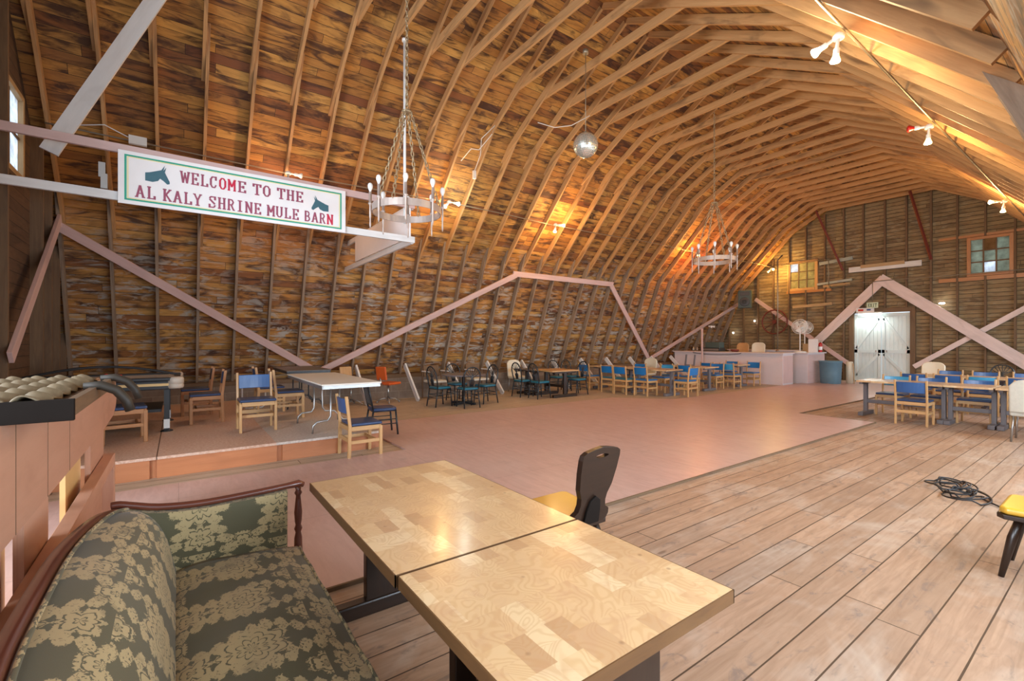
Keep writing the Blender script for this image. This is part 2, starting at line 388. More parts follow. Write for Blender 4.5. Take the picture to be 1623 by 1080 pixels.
# ------------------------------------------------------------------ mesh helper
class MB:
    def __init__(s): s.v = []; s.f = []; s.uv = []; s.sm = []
    def face(s, pts, uvs=None, smooth=False):
        i = len(s.v); s.v += [tuple(p) for p in pts]; s.f.append(tuple(range(i, i + len(pts))))
        s.uv.append(uvs or [(0, 0)] * len(pts)); s.sm.append(smooth)
    def hexa(s, P, L=1., W=.1):
        """P: 8 corners, 0-3 start ring, 4-7 end ring; grain runs start->end"""
        i = len(s.v); s.v += [tuple(p) for p in P]; o = random.random() * 20
        for q in ((3, 2, 1, 0), (4, 5, 6, 7)):
            s.f.append(tuple(i + k for k in q)); s.uv.append([(o, 0), (o, W), (o + .02, W), (o + .02, 0)]); s.sm.append(False)
        for k in range(4):
            a, b = k, (k + 1) % 4
            s.f.append((i + a, i + b, i + 4 + b, i + 4 + a)); w0 = k * W * 1.3 + o
            s.uv.append([(o, w0), (o, w0 + W), (o + L, w0 + W), (o + L, w0)]); s.sm.append(False)
        return s
    def bar(s, p0, p1, w, h, up=(0, 0, 1), cut0=0., cut1=0.):
        """w across, h along up; cut shifts the upper edge of an end along the bar"""
        p0, p1 = Vector(p0), Vector(p1); d = (p1 - p0); L = d.length; d.normalize()
        u = Vector(up); x = d.cross(u)
        if x.length < 1e-5: x = d.cross(Vector((0, 1, 0)))
        x.normalize(); u = x.cross(d).normalized()
        a, b = x * w / 2, u * h / 2
        P = [p0 - a - b, p0 + a - b, p0 + a + b + d * cut0, p0 - a + b + d * cut0,
             p1 - a - b, p1 + a - b, p1 + a + b + d * cut1, p1 - a + b + d * cut1]
        return s.hexa(P, L, max(w, h))
    def box(s, x0, x1, y0, y1, z0, z1):
        c = Vector(((x0 + x1) / 2, (y0 + y1) / 2, (z0 + z1) / 2)); e = (x1 - x0, y1 - y0, z1 - z0)
        k = max(range(3), key=lambda i: e[i])
        if k == 0: return s.bar((x0, c.y, c.z), (x1, c.y, c.z), e[1], e[2])
        if k == 1: return s.bar((c.x, y0, c.z), (c.x, y1, c.z), e[0], e[2])
        return s.bar((c.x, c.y, z0), (c.x, c.y, z1), e[0], e[1], up=(0, 1, 0))
    def rings(s, R, closed=True, caps=True, smooth=True, us=None, vs=None):
        n = len(R[0]); base = len(s.v)
        for r in R: s.v += [tuple(p) for p in r]
        ul = [0]
        for a, b in zip(R, R[1:]): ul.append(ul[-1] + (Vector(a[0]) - Vector(b[0])).length)
        if us: ul = us
        vl = [0]
        for k in range(n): vl.append(vl[-1] + (Vector(R[len(R) // 2][k]) - Vector(R[len(R) // 2][(k + 1) % n])).length)
        for i in range(len(R) - 1):
            for k in range(n if closed else n - 1):
                a, b = base + i * n + k, base + i * n + (k + 1) % n
                s.f.append((a, b, b + n, a + n)); s.sm.append(smooth)
                s.uv.append([(ul[i], vl[k]), (ul[i], vl[k + 1]), (ul[i + 1], vl[k + 1]), (ul[i + 1], vl[k])])
        if caps and closed:
            s.f.append(tuple(base + k for k in reversed(range(n)))); s.sm.append(False); s.uv.append([(Vector(R[0][k]).y, Vector(R[0][k]).z) for k in reversed(range(n))])
            e = base + (len(R) - 1) * n
            s.f.append(tuple(e + k for k in range(n))); s.sm.append(False); s.uv.append([(Vector(R[-1][k]).y, Vector(R[-1][k]).z) for k in range(n)])
        return s
    def tube(s, pts, r, n=8, closed=False):
        pts = [Vector(p) for p in pts]; R = []; N = len(pts)
        up = Vector((0, 0, 1)); prev = None
        for i, p in enumerate(pts):
            if closed: d = pts[(i + 1) % N] - pts[i - 1]
            else: d = pts[min(i + 1, N - 1)] - pts[max(i - 1, 0)]
            d.normalize()
            if prev is None:
                x = d.cross(up)
                if x.length < .01: x = d.cross(Vector((0, 1, 0)))
            else: x = prev - d * prev.dot(d)
            x.normalize(); prev = x; y = d.cross(x)
            rr = r[i] if isinstance(r, (list, tuple)) else r
            R.append([p + x * math.cos(t * 2 * PI / n) * rr + y * math.sin(t * 2 * PI / n) * rr for t in range(n)])
        if closed: R.append(R[0])
        return s.rings(R, caps=not closed)
    def lathe(s, prof, c=(0, 0, 0), n=20, axis=None, caps=True):
        """prof: (radius, height) pairs along axis"""
        c = Vector(c); ax = Vector(axis or (0, 0, 1)).normalized(); q = Vector((0, 0, 1)).rotation_difference(ax)
        R = [[c + q @ Vector((max(r, 1e-4) * math.cos(t * 2 * PI / n), max(r, 1e-4) * math.sin(t * 2 * PI / n), z)) for t in range(n)] for r, z in prof]
        return s.rings(R, caps=caps)
    def ball(s, c, r, n=12, sc=(1, 1, 1), smooth=True):
        c = Vector(c); R = []
        for i in range(n // 2 + 1):
            a = -PI / 2 + PI * i / (n // 2)
            R.append([c + Vector((max(math.cos(a), 1e-3) * math.cos(t * 2 * PI / n) * r * sc[0], max(math.cos(a), 1e-3) * math.sin(t * 2 * PI / n) * r * sc[1], math.sin(a) * r * sc[2])) for t in range(n)])
        return s.rings(R, smooth=smooth)
    def prism(s, poly, fn, t0, t1, holes=()):
        """poly 2-D (counter-clockwise), fn(a,b,t)->xyz, extruded from t0 to t1"""
        loops = [list(poly)] + [list(h) for h in holes]
        tri = tessellate_polygon([[Vector((a, b, 0)) for a, b in l] for l in loops]); flat = [p for l in loops for p in l]
        base = len(s.v); N = len(flat)
        s.v += [tuple(fn(a, b, t0)) for a, b in flat] + [tuple(fn(a, b, t1)) for a, b in flat]
        for t in tri:
            s.f.append(tuple(base + k for k in t)); s.uv.append([flat[k] for k in t]); s.sm.append(False)
            s.f.append(tuple(base + N + k for k in reversed(t))); s.uv.append([flat[k] for k in reversed(t)]); s.sm.append(False)
        o = 0
        for l in loops:
            n = len(l); d = 0
            for k in range(n):
                a, b = o + k, o + (k + 1) % n; L = math.dist(flat[a], flat[b])
                s.f.append((base + a, base + b, base + N + b, base + N + a)); s.sm.append(False)
                s.uv.append([(d, 0), (d + L, 0), (d + L, abs(t1 - t0)), (d, abs(t1 - t0))]); d += L
            o += n
        return s
    def build(s, name, m, parent=None, bevel=0., recalc=True, loc=None, seg=2):
        me = bpy.data.meshes.new(name); me.from_pydata(s.v, [], s.f)
        ul = me.uv_layers.new(name='UVMap'); k = 0
        for u in s.uv:
            for q in u: ul.data[k].uv = q; k += 1
        for p, q in zip(me.polygons, s.sm): p.use_smooth = q
        if recalc:
            bm = bmesh.new(); bm.from_mesh(me)
            bmesh.ops.recalc_face_normals(bm, faces=bm.faces); bm.to_mesh(me); bm.free()
        me.materials.append(m if not isinstance(m, str) else M[m])
        o = bpy.data.objects.new(name, me); COL.objects.link(o)
        if parent: o.parent = parent
        if loc: o.location = loc
        if bevel:
            b = o.modifiers.new('edge', 'BEVEL'); b.width = bevel; b.segments = seg; b.limit_method = 'ANGLE'; b.angle_limit = .6
        return o

def tag(o, label=None, cat=None, group=None, kind=None):
    if label: o['label'] = label
    if cat: o['category'] = cat
    if group: o['group'] = group
    if kind: o['kind'] = kind
    return o
def thing(name, label, cat, loc=(0, 0, 0), rz=0., group=None):
    o = bpy.data.objects.new(name, None); o.empty_display_size = .1; COL.objects.link(o)
    o.location = loc; o.rotation_euler = (0, 0, rz); return tag(o, label, cat, group)
def struct(o): o['kind'] = 'structure'; return o
def dup(root, loc, rz, label, group=None):
    """copy a thing with its parts and sub-parts"""
    def cp(o, par):
        c = o.copy(); COL.objects.link(c); c.parent = par
        for ch in o.children: cp(ch, c)
        return c
    r = cp(root, None); r.location = loc; r.rotation_euler = (0, 0, rz); r['label'] = label
    if 'group' in r: del r['group']
    if group: r['group'] = group
    return r
class Kind:
    """the first call places the prototype itself, later calls copy it"""
    def __init__(s, maker): s.maker = maker; s.c = {}
    def __call__(s, loc, rz, label, group=None, **mats):
        key = tuple(sorted(mats.items()))
        if key not in s.c:
            o = s.maker(**mats); s.c[key] = o
            o.location = loc; o.rotation_euler = (0, 0, rz); o['label'] = label
            if group: o['group'] = group
            return o
        return dup(s.c[key], loc, rz, label, group)

# ------------------------------------------------------------------ building shell
# left half of the underside of the ribs: foot, lower knee, upper knee, collar end, ridge
XC = -5.6
PL = [(-11.58, .62), (-10.40, 3.60), (-8.30, 5.80), (-7.15, 6.45), (-5.60, 7.30)]
PR = [(2 * XC - x, z) for x, z in PL]
PR[0] = (.42, .62); PR[1] = (-.74, 3.60)
YN, YF = -1.75, 20.45

def offset(P, d, side):
    out = []
    for i, p in enumerate(P):
        ns = []
        for a, b in ((i - 1, i), (i, i + 1)):
            if a >= 0 and b < len(P):
                e = Vector((P[b][0] - P[a][0], P[b][1] - P[a][1])).normalized(); ns.append(Vector((-e.y, e.x)) * side)
        n = sum(ns, Vector((0, 0))).normalized(); k = d / max(n.dot(ns[0]), .3)
        out.append((p[0] + n.x * k, p[1] + n.y * k))
    out[-1] = (XC, out[-1][1]) if len(P) == 5 else out[-1]
    return out
RD = .15
OL = offset(PL, RD, 1); OR = offset(PR, RD, -1)
def sheath(name, P, side, y0, y1, v0):
    m = MB(); v = v0
    Q = offset(P, .03, side)
    for (a, b), (c, d) in zip(zip(P, P[1:]), zip(Q, Q[1:])):
        L = math.dist(a, b)
        for A, B in ((a, b), (c, d)):
            m.face([(A[0], y0, A[1]), (A[0], y1, A[1]), (B[0], y1, B[1]), (B[0], y0, B[1])], [(y0, v), (y1, v), (y1, v + L), (y0, v + L)])
        v += L
    for y in (y0, y1):
        for (a, b), (c, d) in zip(zip(P, P[1:]), zip(Q, Q[1:])): m.face([(a[0], y, a[1]), (b[0], y, b[1]), (d[0], y, d[1]), (c[0], y, c[1])])
    return m.build(name, 'roof', recalc=False), v
F0 = [(OL[0][0] - .10, .50)] + OL[1:2]
wl, v_ = sheath('wall_left', F0, 1, YN, YF, 0.); struct(wl)
c1, _ = sheath('ceiling', OL[1:], 1, YN, YF, v_); struct(c1)
# right slope: boards start above the added low windows
t_ = .46
RS = (OR[0][0] + (OR[1][0] - OR[0][0]) * t_, OR[0][1] + (OR[1][1] - OR[0][1]) * t_)
c2, _ = sheath('ceiling', [RS] + OR[1:], -1, YN, YF, 1.4); struct(c2)

# floor
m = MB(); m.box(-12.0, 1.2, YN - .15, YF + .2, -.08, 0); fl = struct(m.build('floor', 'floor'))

# foundation ledge of blocks along the left wall and the sill on it
m = MB()
def quadbox(m, x0, x1, y0, y1, z0, z1):
    V = lambda x, y, z: (x, y, z)
    m.face([V(x1, y0, z0), V(x1, y1, z0), V(x1, y1, z1), V(x1, y0, z1)], [(y0, z0), (y1, z0), (y1, z1), (y0, z1)])
    m.face([V(x0, y0, z0), V(x0, y0, z1), V(x0, y1, z1), V(x0, y1, z0)], [(y0, z0), (y0, z1), (y1, z1), (y1, z0)])
    m.face([V(x0, y0, z1), V(x1, y0, z1), V(x1, y1, z1), V(x0, y1, z1)], [(y0, 0), (y0, x1 - x0), (y1, x1 - x0), (y1, 0)])
    m.face([V(x0, y0, z0), V(x0, y1, z0), V(x1, y1, z0), V(x1, y0, z0)])
    m.face([V(x0, y0, z0), V(x1, y0, z0), V(x1, y0, z1), V(x0, y0, z1)], [(x0, z0), (x1, z0), (x1, z1), (x0, z1)])
    m.face([V(x0, y1, z0), V(x0, y1, z1), V(x1, y1, z1), V(x1, y1, z0)], [(x0, z0), (x0, z1), (x1, z1), (x1, z0)])
quadbox(m, -11.95, -11.3, YN, YF, 0, .54); struct(m.build('wall_left', 'block', recalc=False))
m = MB(); m.box(-11.75, -11.42, YN, YF, .54, .62); struct(m.build('trim_1', 'stud'))

# far gable wall with a doorway and two window holes
OLo = offset(PL, RD + .09, 1); ORo = offset(PR, RD + .09, -1)
Fp = [(-12.0, 0), (.85, 0), (.72, .62)] + [(x, z) for x, z in ORo[1:4]] + [(ORo[4])] + [(x, z) for x, z in reversed(OLo[1:4])] + [(-11.95, .40)]
DX0, DX1, DZ = -6.36, -4.73, 2.50
WL_ = (-8.56, -7.66, 3.62, 4.62); WR_ = (-3.24, -2.40, 3.62, 4.68)
def rect(x0, x1, z0, z1): return [(x0, z0), (x0, z1), (x1, z1), (x1, z0)]
m = MB(); m.prism(Fp, lambda a, b, t: (a, t, b), YF, YF + .04, holes=[rect(DX0, DX1, .02, DZ), rect(*WL_), rect(*WR_)])
struct(m.build('wall_far', 'endwall'))
# near end wall, only its left part; the unseen rest left open for light
def zof(x):
    P = OL + list(reversed(OR))[1:]
    for (a, b) in zip(P, P[1:]):
        if a[0] <= x <= b[0]: return a[1] + (b[1] - a[1]) * (x - a[0]) / (b[0] - a[0])
    return .6
NXE = -5.0
Np = [(-11.9, 0), (NXE, 0), (NXE, zof(NXE))] + [OLo[4]] + list(reversed(OLo[1:4])) + [(-11.95, .40)]
m = MB(); m.prism(Np, lambda a, b, t: (a, t, b), YN - .04, YN, holes=[rect(-9.02, -8.08, 3.70, 4.78)])
struct(m.build('wall_near', 'nearwall'))
# near wall window
def window(name, x0, x1, z0, z1, y, dirn, cols, rows, panes, fm, fw=.07):
    m = MB(); yb = y
    m.box(x0 - fw, x0, yb - .06, yb + .06, z0 - fw, z1 + fw); m.box(x1, x1 + fw, yb - .06, yb + .06, z0 - fw, z1 + fw)
    m.box(x0, x1, yb - .06, yb + .06, z1, z1 + fw); m.box(x0, x1, yb - .07, yb + .07, z0 - fw, z0)
    f = struct(m.build(name, fm, bevel=.004))
    m = MB(); dx = (x1 - x0) / cols; dz = (z1 - z0) / rows
    for i in range(1, cols): m.box(x0 + i * dx - .017, x0 + i * dx + .017, yb - .02, yb + .02, z0, z1)
    for j in range(1, rows): m.box(x0, x1, yb - .018, yb + .018, z0 + j * dz - .017, z0 + j * dz + .017)
    m.build('muntins', 'stud', f)
    for i in range(cols):
        for j in range(rows):
            m = MB(); m.box(x0 + i * dx, x0 + (i + 1) * dx, yb - .003, yb + .003, z0 + j * dz, z0 + (j + 1) * dz)
            m.build('pane', panes(i, j), f)
    return f
m = None
window('window_1', -9.0, -8.1, 3.72, 4.76, YN - .02, 1, 2, 2, lambda i, j: 'panebright', 'plank')
window('window_2', WL_[0], WL_[1], WL_[2], WL_[3], YF - .03, -1, 3, 3, lambda i, j: 'panebright' if (i, j) == (0, 2) else 'paneyellow', 'oak', .10)
def pr(i, j):
    return 'panebright' if (i, j) == (1, 0) else ('panebrown' if (i, j) == (1, 2) else 'panegreen')
window('window_3', WR_[0], WR_[1], WR_[2], WR_[3], YF - .03, -1, 3, 3, pr, 'oak_dark', .09)
# right side low wall and windows, out of frame, added to light the hall
m = MB(); m.box(.50, .62, 1.0, YF, 0, .88); struct(m.build('wall_right', 'endwall'))
m = MB(); m.box(.30, .42, .6, YF, 2.08, 2.24); struct(m.build('trim_2', 'stud'))
for k, wy in enumerate(WINY):
    m = MB()
    for yy in (wy - 1.0, wy, wy + 1.0): m.bar((.52, yy, .88), (.36, yy, 2.12), .07, .07, up=(1, 0, 0))
    m.bar((.52, wy - 1.0, .91), (.52, wy + 1.0, .91), .08, .06)
    f = struct(m.build('window_%d' % (k + 4), 'plank'))
    m = MB(); m.bar((.50, wy, .9), (.36, wy, 2.1), 1.96, .006, up=(1, 0, 0)); m.build('pane', 'glass', f)

# far wall studs and rails
k = 0
for x in [-11.15, -10.5, -9.87, -9.23, -8.61, -7.98, -7.31, -6.68, -6.07, -5.43, -4.83, -4.19, -3.55, -2.91, -2.28, -1.65, -1.0, -.35]:
    zt = min(zof(x) - .12, 6.9)
    spans = [(0, zt)]
    if DX0 < x < DX1: spans = [(DZ + .16, zt)]
    if WL_[0] < x < WL_[1]: spans = [(0, WL_[2] - .10), (WL_[3] + .10, zt)]
    if WR_[0] < x < WR_[1]: spans = [(0, WR_[2] - .10), (WR_[3] + .10, zt)]
    m = MB()
    for a, b in spans: m.box(x - .025, x + .025, YF - .11, YF, a, b)
    o = m.build('wall_stud', 'stud', recalc=True); tag(o, 'dark upright stud of the far gable wall', 'stud', 'studs of the far gable wall')
for x in [-11.3 + .58 * k for k in range(11)]:
    if -9.15 < x < -8.0: continue
    m = MB(); m.box(x - .025, x + .025, YN, YN + .14, 0, zof(x) - .12)
    tag(m.build('wall_stud', 'stud'), 'dark upright stud of the near end wall beside the tiled bar', 'stud', 'studs of the near end wall')
n = 3
for a in [(DX0 - .14, DX0 - .0, YF - .12, YF, 0, DZ + .16), (DX1, DX1 + .14, YF - .12, YF, 0, DZ + .16), (DX0, DX1, YF - .12, YF, DZ, DZ + .16),
          (-8.7, -7.1, YF - .09, YF - .0, 3.42, 3.52), (-4.0, -1.6, YF - .09, YF, 3.40, 3.52), (-4.0, -2.0, YF - .09, YF, 4.78, 4.86)]:
    m = MB(); m.box(*a); struct(m.build('trim_%d' % n, 'oak_dark' if n > 5 else 'stud')); n += 1

# ------------------------------------------------------------------ the arched ribs
def rib_board(P0, P1, y, ext0, ext1, tip1=0., tip0=0., t=.045, h=.14, side=1):
    a = Vector((P0[0], 0, P0[1])); b = Vector((P1[0], 0, P1[1])); d = (b - a).normalized()
    a = a - d * ext0; b = b + d * ext1
    nrm = Vector((-d.z, 0, d.x)) * side          # outward
    a2 = a + nrm * h / 2; b2 = b + nrm * h / 2; a2.y = b2.y = y
    m = MB(); m.bar(a2, b2, t, h, up=nrm, cut0=tip0, cut1=tip1); return m
ribs = []
K_ = list(range(-8, 27))
for k in K_:
    y = 3.49 + .635 * k
    if k == K_[0]: where, grp = 'arched roof rib against the near end wall', None
    elif y < 2.6: where, grp = 'arched roof rib of lapped boards over the stage end, behind the welcome sign', 'roof ribs over the stage end'
    elif y < 9.7: where, grp = 'arched roof rib of lapped boards over the dance floor, between the two ring chandeliers', 'roof ribs over the dance floor'
    elif k < K_[-1]: where, grp = 'arched roof rib of lapped boards between the far chandelier and the far gable', 'roof ribs toward the far gable'
    else: where, grp = 'last arched roof rib standing against the far gable wall', None
    r = thing('roof_rib', where, 'roof rib', (XC, y, 0), 0, grp)
    jit = random.uniform(-.02, .02)
    def add(name, m, mat):
        o = m.build(name, mat, r); o.location = (-XC, -y, 0); return o
    for P, s in ((PL, 1), (PR, -1)):
        if s == -1 and y < 4.9: low = False
        else: low = True
        if low: add('lower_board', rib_board(P[0], P[1], y, .0, (.42 if s == 1 else .12) + jit, tip1=-.3, side=s), 'rafter_grey')
        add('middle_board', rib_board(P[1], P[2], y + .047, .45 if s == 1 else .12, .45 + jit, tip1=-.3, side=s), 'rafter')
        add('upper_board', rib_board(P[2], P[3], y, .45, 1.78, tip1=0, side=s), 'rafter')
    m = MB(); m.bar((PL[3][0] - .12, y + .047, 6.52), (PR[3][0] + .12, y + .047, 6.52), .045, .14, cut0=.22, cut1=-.22)
    add('collar_tie', m, 'rafter')
# kicker braces from the rib feet down to the floor
for i in range(13):
    y = 3.52 + 1.27 * i
    m = MB(); m.bar((-11.36, y, .86), (-10.52, y, .02), .045, .13, up=(1, 0, 1), cut0=0)
    p = ['behind the stage corner', 'right of the orange swivel chair', 'behind the round table', 'right of the round table', 'left of the tan-topped table', 'behind the tan-topped table', 'beside the tan-topped table'][i] if i < 7 else None
    tag(m.build('kicker_brace', 'white'), 'white slanted brace at the left wall foot, ' + (p or 'among the far blue chairs'), 'brace', None if p else 'white wall braces at the far end')
# ------------------------------------------------------------------ dance floor and stage
m = MB()
dp = [(-5.88, YN), (-2.86, YN), (-2.86, 10.2), (-4.13, 10.2), (-4.13, 19.6), (-7.0, 19.6), (-7.0, 17.4), (-6.95, 10.15), (-7.3, 9.75), (-8.1, 9.1), (-8.1, 2.5), (-5.88, 2.5)]
m.prism(dp, lambda a, b, t: (a, b, t), .001, .024)
df = tag(m.build('dance_floor', 'dance'), 'large pink painted plywood dance floor in the middle of the hall', 'dance floor')
m = MB(); m.box(-2.862, -2.845, YN, 10.2, .001, .026); m.build('edge_strip', 'stud', df)
m = MB(); m.box(-4.13, -2.86, 10.2, 10.215, .001, .026); m.build('edge_strip', 'stud', df)
m = MB(); m.box(-4.13, -4.115, 10.215, 19.6, .001, .026); m.build('edge_strip', 'stud', df)

st = thing('stage_platform', 'low pink speckled platform at the left, under the blue chairs and game table', 'stage', (-8.8, .3, 0))
def at0(o, t): o.location = -t.location; return o
m = MB(); m.box(-11.29, -6.30, YN + .01, 2.28, .205, .235); at0(m.build('top_board', 'stage', st), st)
ys = [YN, -.22, 1.02, 2.26]
for a, b in zip(ys, ys[1:]):
    m = MB(); m.box(-6.345, -6.315, a + .03, b - .03, .0, .205); at0(m.build('fascia_board', 'fascia', st, bevel=.003), st)
for a in ys[1:]:
    m = MB(); m.box(-6.40, -6.345, a - .05, a + .05, 0, .205); at0(m.build('joint_post', 'fascia', st), st)
m = MB(); m.box(-11.29, -6.40, 2.23, 2.26, 0, .205); at0(m.build('end_board', 'fascia', st), st)
SZ = .235

# ------------------------------------------------------------------ chairs
def make_oak(seat='navy', back='blue', frame='oak'):
    t = thing('oak_chair', 'x', 'chair')
    for s in (-1, 1):
        m = MB(); m.bar((s * .215, -.20, 0), (s * .215, -.19, .43), .032, .042, up=(0, 1, 0)); m.bar((s * .215, -.19, .42), (s * .215, -.235, .80), .030, .038, up=(0, 1, 0)); m.build('leg', frame, t, bevel=.006)
        m = MB(); m.bar((s * .215, .205, 0), (s * .215, .205, .40), .034, .042, up=(0, 1, 0)); m.build('leg', frame, t, bevel=.006)
    m = MB()
    for s in (-1, 1): m.bar((s * .215, -.18, .385), (s * .215, .19, .385), .024, .055)
    m.bar((-.2, .205, .385), (.2, .205, .385), .024, .055); m.bar((-.2, -.19, .385), (.2, -.19, .385), .024, .055)
    m.build('seat_frame', frame, t, bevel=.003)
    for s in (-1, 1):
        m = MB(); m.bar((s * .215, -.18, .215), (s * .215, .19, .215), .02, .042); m.build('stretcher', frame, t, bevel=.003)
    m = MB(); m.bar((-.2, -.192, .235), (.2, -.192, .235), .02, .05); m.build('stretcher', frame, t, bevel=.003)
    m = MB(); m.bar((-.2, .14, .215), (.2, .14, .215), .02, .04); m.build('stretcher', frame, t, bevel=.003)
    m = MB(); m.box(-.225, .225, -.175, .225, .413, .45); m.build('seat', seat, t, bevel=.016, seg=3)
    m = MB(); R = []
    for i in range(9):
        u = -1 + 2 * i / 8; x = u * .197; y = -.205 - .022 * (1 - u * u)
        R.append([(x, y - .012, .575), (x, y + .012, .575), (x, y - .010, .765), (x, y - .034, .765)])
    m.rings(R, smooth=False); m.build('backrest', back, t, bevel=.006)
    return t
oak = Kind(make_oak)

def make_fan(seat='teal', slat=False):
    t = thing('black_metal_chair', 'x', 'chair')
    def T(name, ptsl, r=.013, n=7):
        m = MB()
        for p in ptsl: m.tube(p, r, n)
        return m.build(name, 'black', t)
    for s in (-1, 1):
        T('leg', [[(s * .17, .17, .42), (s * .185, .205, 0)]], .015)
        T('leg', [[(s * .17, -.17, .42), (s * .19, -.235, 0)]], .015)
    sq = [(-.17, .17, .40), (.17, .17, .40), (.17, -.17, .40), (-.17, -.17, .40)]
    T('seat_frame', [[a, b] for a, b in zip(sq, sq[1:] + sq[:1])], .012)
    for z in (.20, .27):
        k = .17 + .02 * (1 - z / .42)
        for s in (-1, 1): T('stretcher', [[(s * k, -.19, z), (s * k, .185, z)]], .008, 6)
        T('stretcher', [[(-k, -.195, z), (k, -.195, z)]], .008, 6)
    if not slat:
        hoop = [(-.17, -.17, .42), (-.195, -.20, .58)]
        for i in range(13):
            a = PI - PI * i / 12; hoop.append((.20 * math.cos(a), -.225 - .03 * math.sin(a), .70 + .21 * math.sin(a)))
        hoop += [(.195, -.20, .58), (.17, -.17, .42)]
        T('back_hoop', [hoop], .016, 8)
        for i in range(7):
            a = PI * (.14 + .12 * i); e = (.195 * math.cos(a), -.225 - .03 * math.sin(a), .70 + .205 * math.sin(a))
            T('spindle', [[((i - 3) * .012, -.19, .47), ((i - 3) * .022, -.212, .60), e]], .0075, 5)
        T('back_rail', [[(-.18, -.182, .475), (.18, -.182, .475)]], .008)
    else:
        for s in (-1, 1): T('back_post', [[(s * .17, -.17, .40), (s * .20, -.27, .88)]], .014, 8)
        T('top_rail', [[(-.2, -.27, .87), (0, -.285, .90), (.2, -.27, .87)]], .014, 8)
        T('back_rail', [[(-.175, -.195, .50), (.175, -.195, .50)]], .008)
        for i in range(5):
            x = (i - 2) * .062; m = MB(); m.bar((x, -.195, .50), (x * 1.1, -.278, .88), .03, .008, up=(0, 1, 0)); m.build('slat', 'black', t)
    m = MB(); P = []
    for z, k in ((.405, .94), (.425, 1.0), (.445, .97), (.452, .8)):
        ring = []
        for i in range(24):
            a = 2 * PI * i / 24; c_, s_ = math.cos(a), math.sin(a); e = .35
            ring.append((.205 * k * math.copysign(abs(c_) ** e, c_), .20 * k * math.copysign(abs(s_) ** e, s_) + .0, z))
        P.append(ring)
    m.rings(P); m.build('seat', seat, t)
    return t
fan = Kind(make_fan)

def make_keyhole():
    t = thing('carved_back_chair', 'x', 'chair')
    outl = [(-.07, .0), (-.135, .02), (-.15, .06), (-.145, .10), (-.11, .13), (-.10, .18), (-.105, .23), (-.13, .30), (-.145, .42), (-.150, .52), (-.145, .555), (-.12, .575),
            (-.06, .59), (0, .60)]
    R = [(-x, z) for x, z in reversed(outl[:-1])]; poly = outl + R
    hole = [(.052 * math.cos(a) , .535 + .014 * math.sin(a)) for a in [2 * PI * i / 14 for i in range(14)]]
    def fn(a, b, tt): return (a, -.205 - b * .20 + tt, .40 + b * .80)
    m = MB(); m.prism(list(reversed(poly)), fn, -.018, .018, holes=[hole]); m.build('backrest', 'darkwood', t, bevel=.006)
    m = MB(); m.prism([(-.062, .02), (.062, .02), (.055, .12), (.04, .20), (0, .235), (-.04, .20), (-.055, .12)], lambda a, b, tt: (a, -.205 - b * .20 + tt, .40 + b * .80), -.034, -.017); m.build('recess_shade', 'eave', t, bevel=.004)  # dark piece drawn for the shade in the arched recess of the back
    sp = [(-.17, -.20), (.17, -.20), (.225, .20), (.19, .235), (-.19, .235), (-.225, .20)]
    m = MB(); m.prism(sp, lambda a, b, tt: (a, b, tt), .375, .405); m.build('seat_board', 'darkwood', t, bevel=.006)
    m = MB(); m.prism([(a * .97, b * .95 + .003) for a, b in sp], lambda a, b, tt: (a, b, tt), .405, .45); m.build('seat', 'yellow', t, bevel=.018, seg=3)
    for sx in (-1, 1):
        for sy in (-1, 1):
            m = MB(); m.tube([(sx * .13, sy * .14, .38), (sx * .155, sy * .17, .25), (sx * .19, sy * .215, 0)], [.020, .026, .015], 10); m.build('leg', 'darkwood', t)
    return t
keyhole = Kind(make_keyhole)

def make_swivel(seat='orange'):
    t = thing('swivel_chair', 'x', 'chair')
    m = MB(); m.box(-.22, .22, -.21, .22, .44, .50); m.build('seat', seat, t, bevel=.025, seg=3)
    m = MB(); m.bar((0, -.22, .56), (0, -.27, .88), .30, .05, up=(0, 1, 0)); m.build('backrest', seat, t, bevel=.022, seg=3)
    m = MB(); m.tube([(0, -.05, .44), (0, -.24, .46), (0, -.29, .62)], .014); m.build('back_bar', 'steel', t)
    m = MB(); m.lathe([(.022, .10), (.022, .44)], n=10); m.build('column', 'steel', t)
    for i in range(4):
        a = PI / 4 + i * PI / 2; m = MB(); m.tube([(0, 0, .12), (.15 * math.cos(a), .15 * math.sin(a), .10), (.26 * math.cos(a), .26 * math.sin(a), .03)], .014)
        m.ball((.26 * math.cos(a), .26 * math.sin(a), .025), .024, 8); m.build('leg', 'steel', t)
    return t
swivel = Kind(make_swivel)

def make_shell(c='cream', lift=0.):
    t = thing('bar_stool' if lift else 'padded_chair', 'x', 'stool' if lift else 'chair')
    m = MB(); m.box(-.24, .24, -.22, .24, .38 + lift, .46 + lift); m.build('seat', c, t, bevel=.03, seg=3)
    R = []
    for i in range(11):
        u = -1 + i / 5; hgt = .93 - .10 * abs(u) ** 4
        y = -.24 - .03 * (1 - u * u)
        R.append([(u * .24, y, .44 + lift), (u * .24, y + .05, .44 + lift), (u * .24, y + .0, hgt + lift), (u * .24, y - .05, hgt + lift)])
    m = MB(); m.rings(R, smooth=False); m.build('backrest', c, t, bevel=.02, seg=3)
    for sx in (-1, 1):
        for sy in (-1, 1):
            m = MB(); m.tube([(sx * .2, sy * .19, .39 + lift), (sx * .22, sy * .22, 0)], .013); m.build('leg', 'steel', t)
    return t
shell = Kind(make_shell)

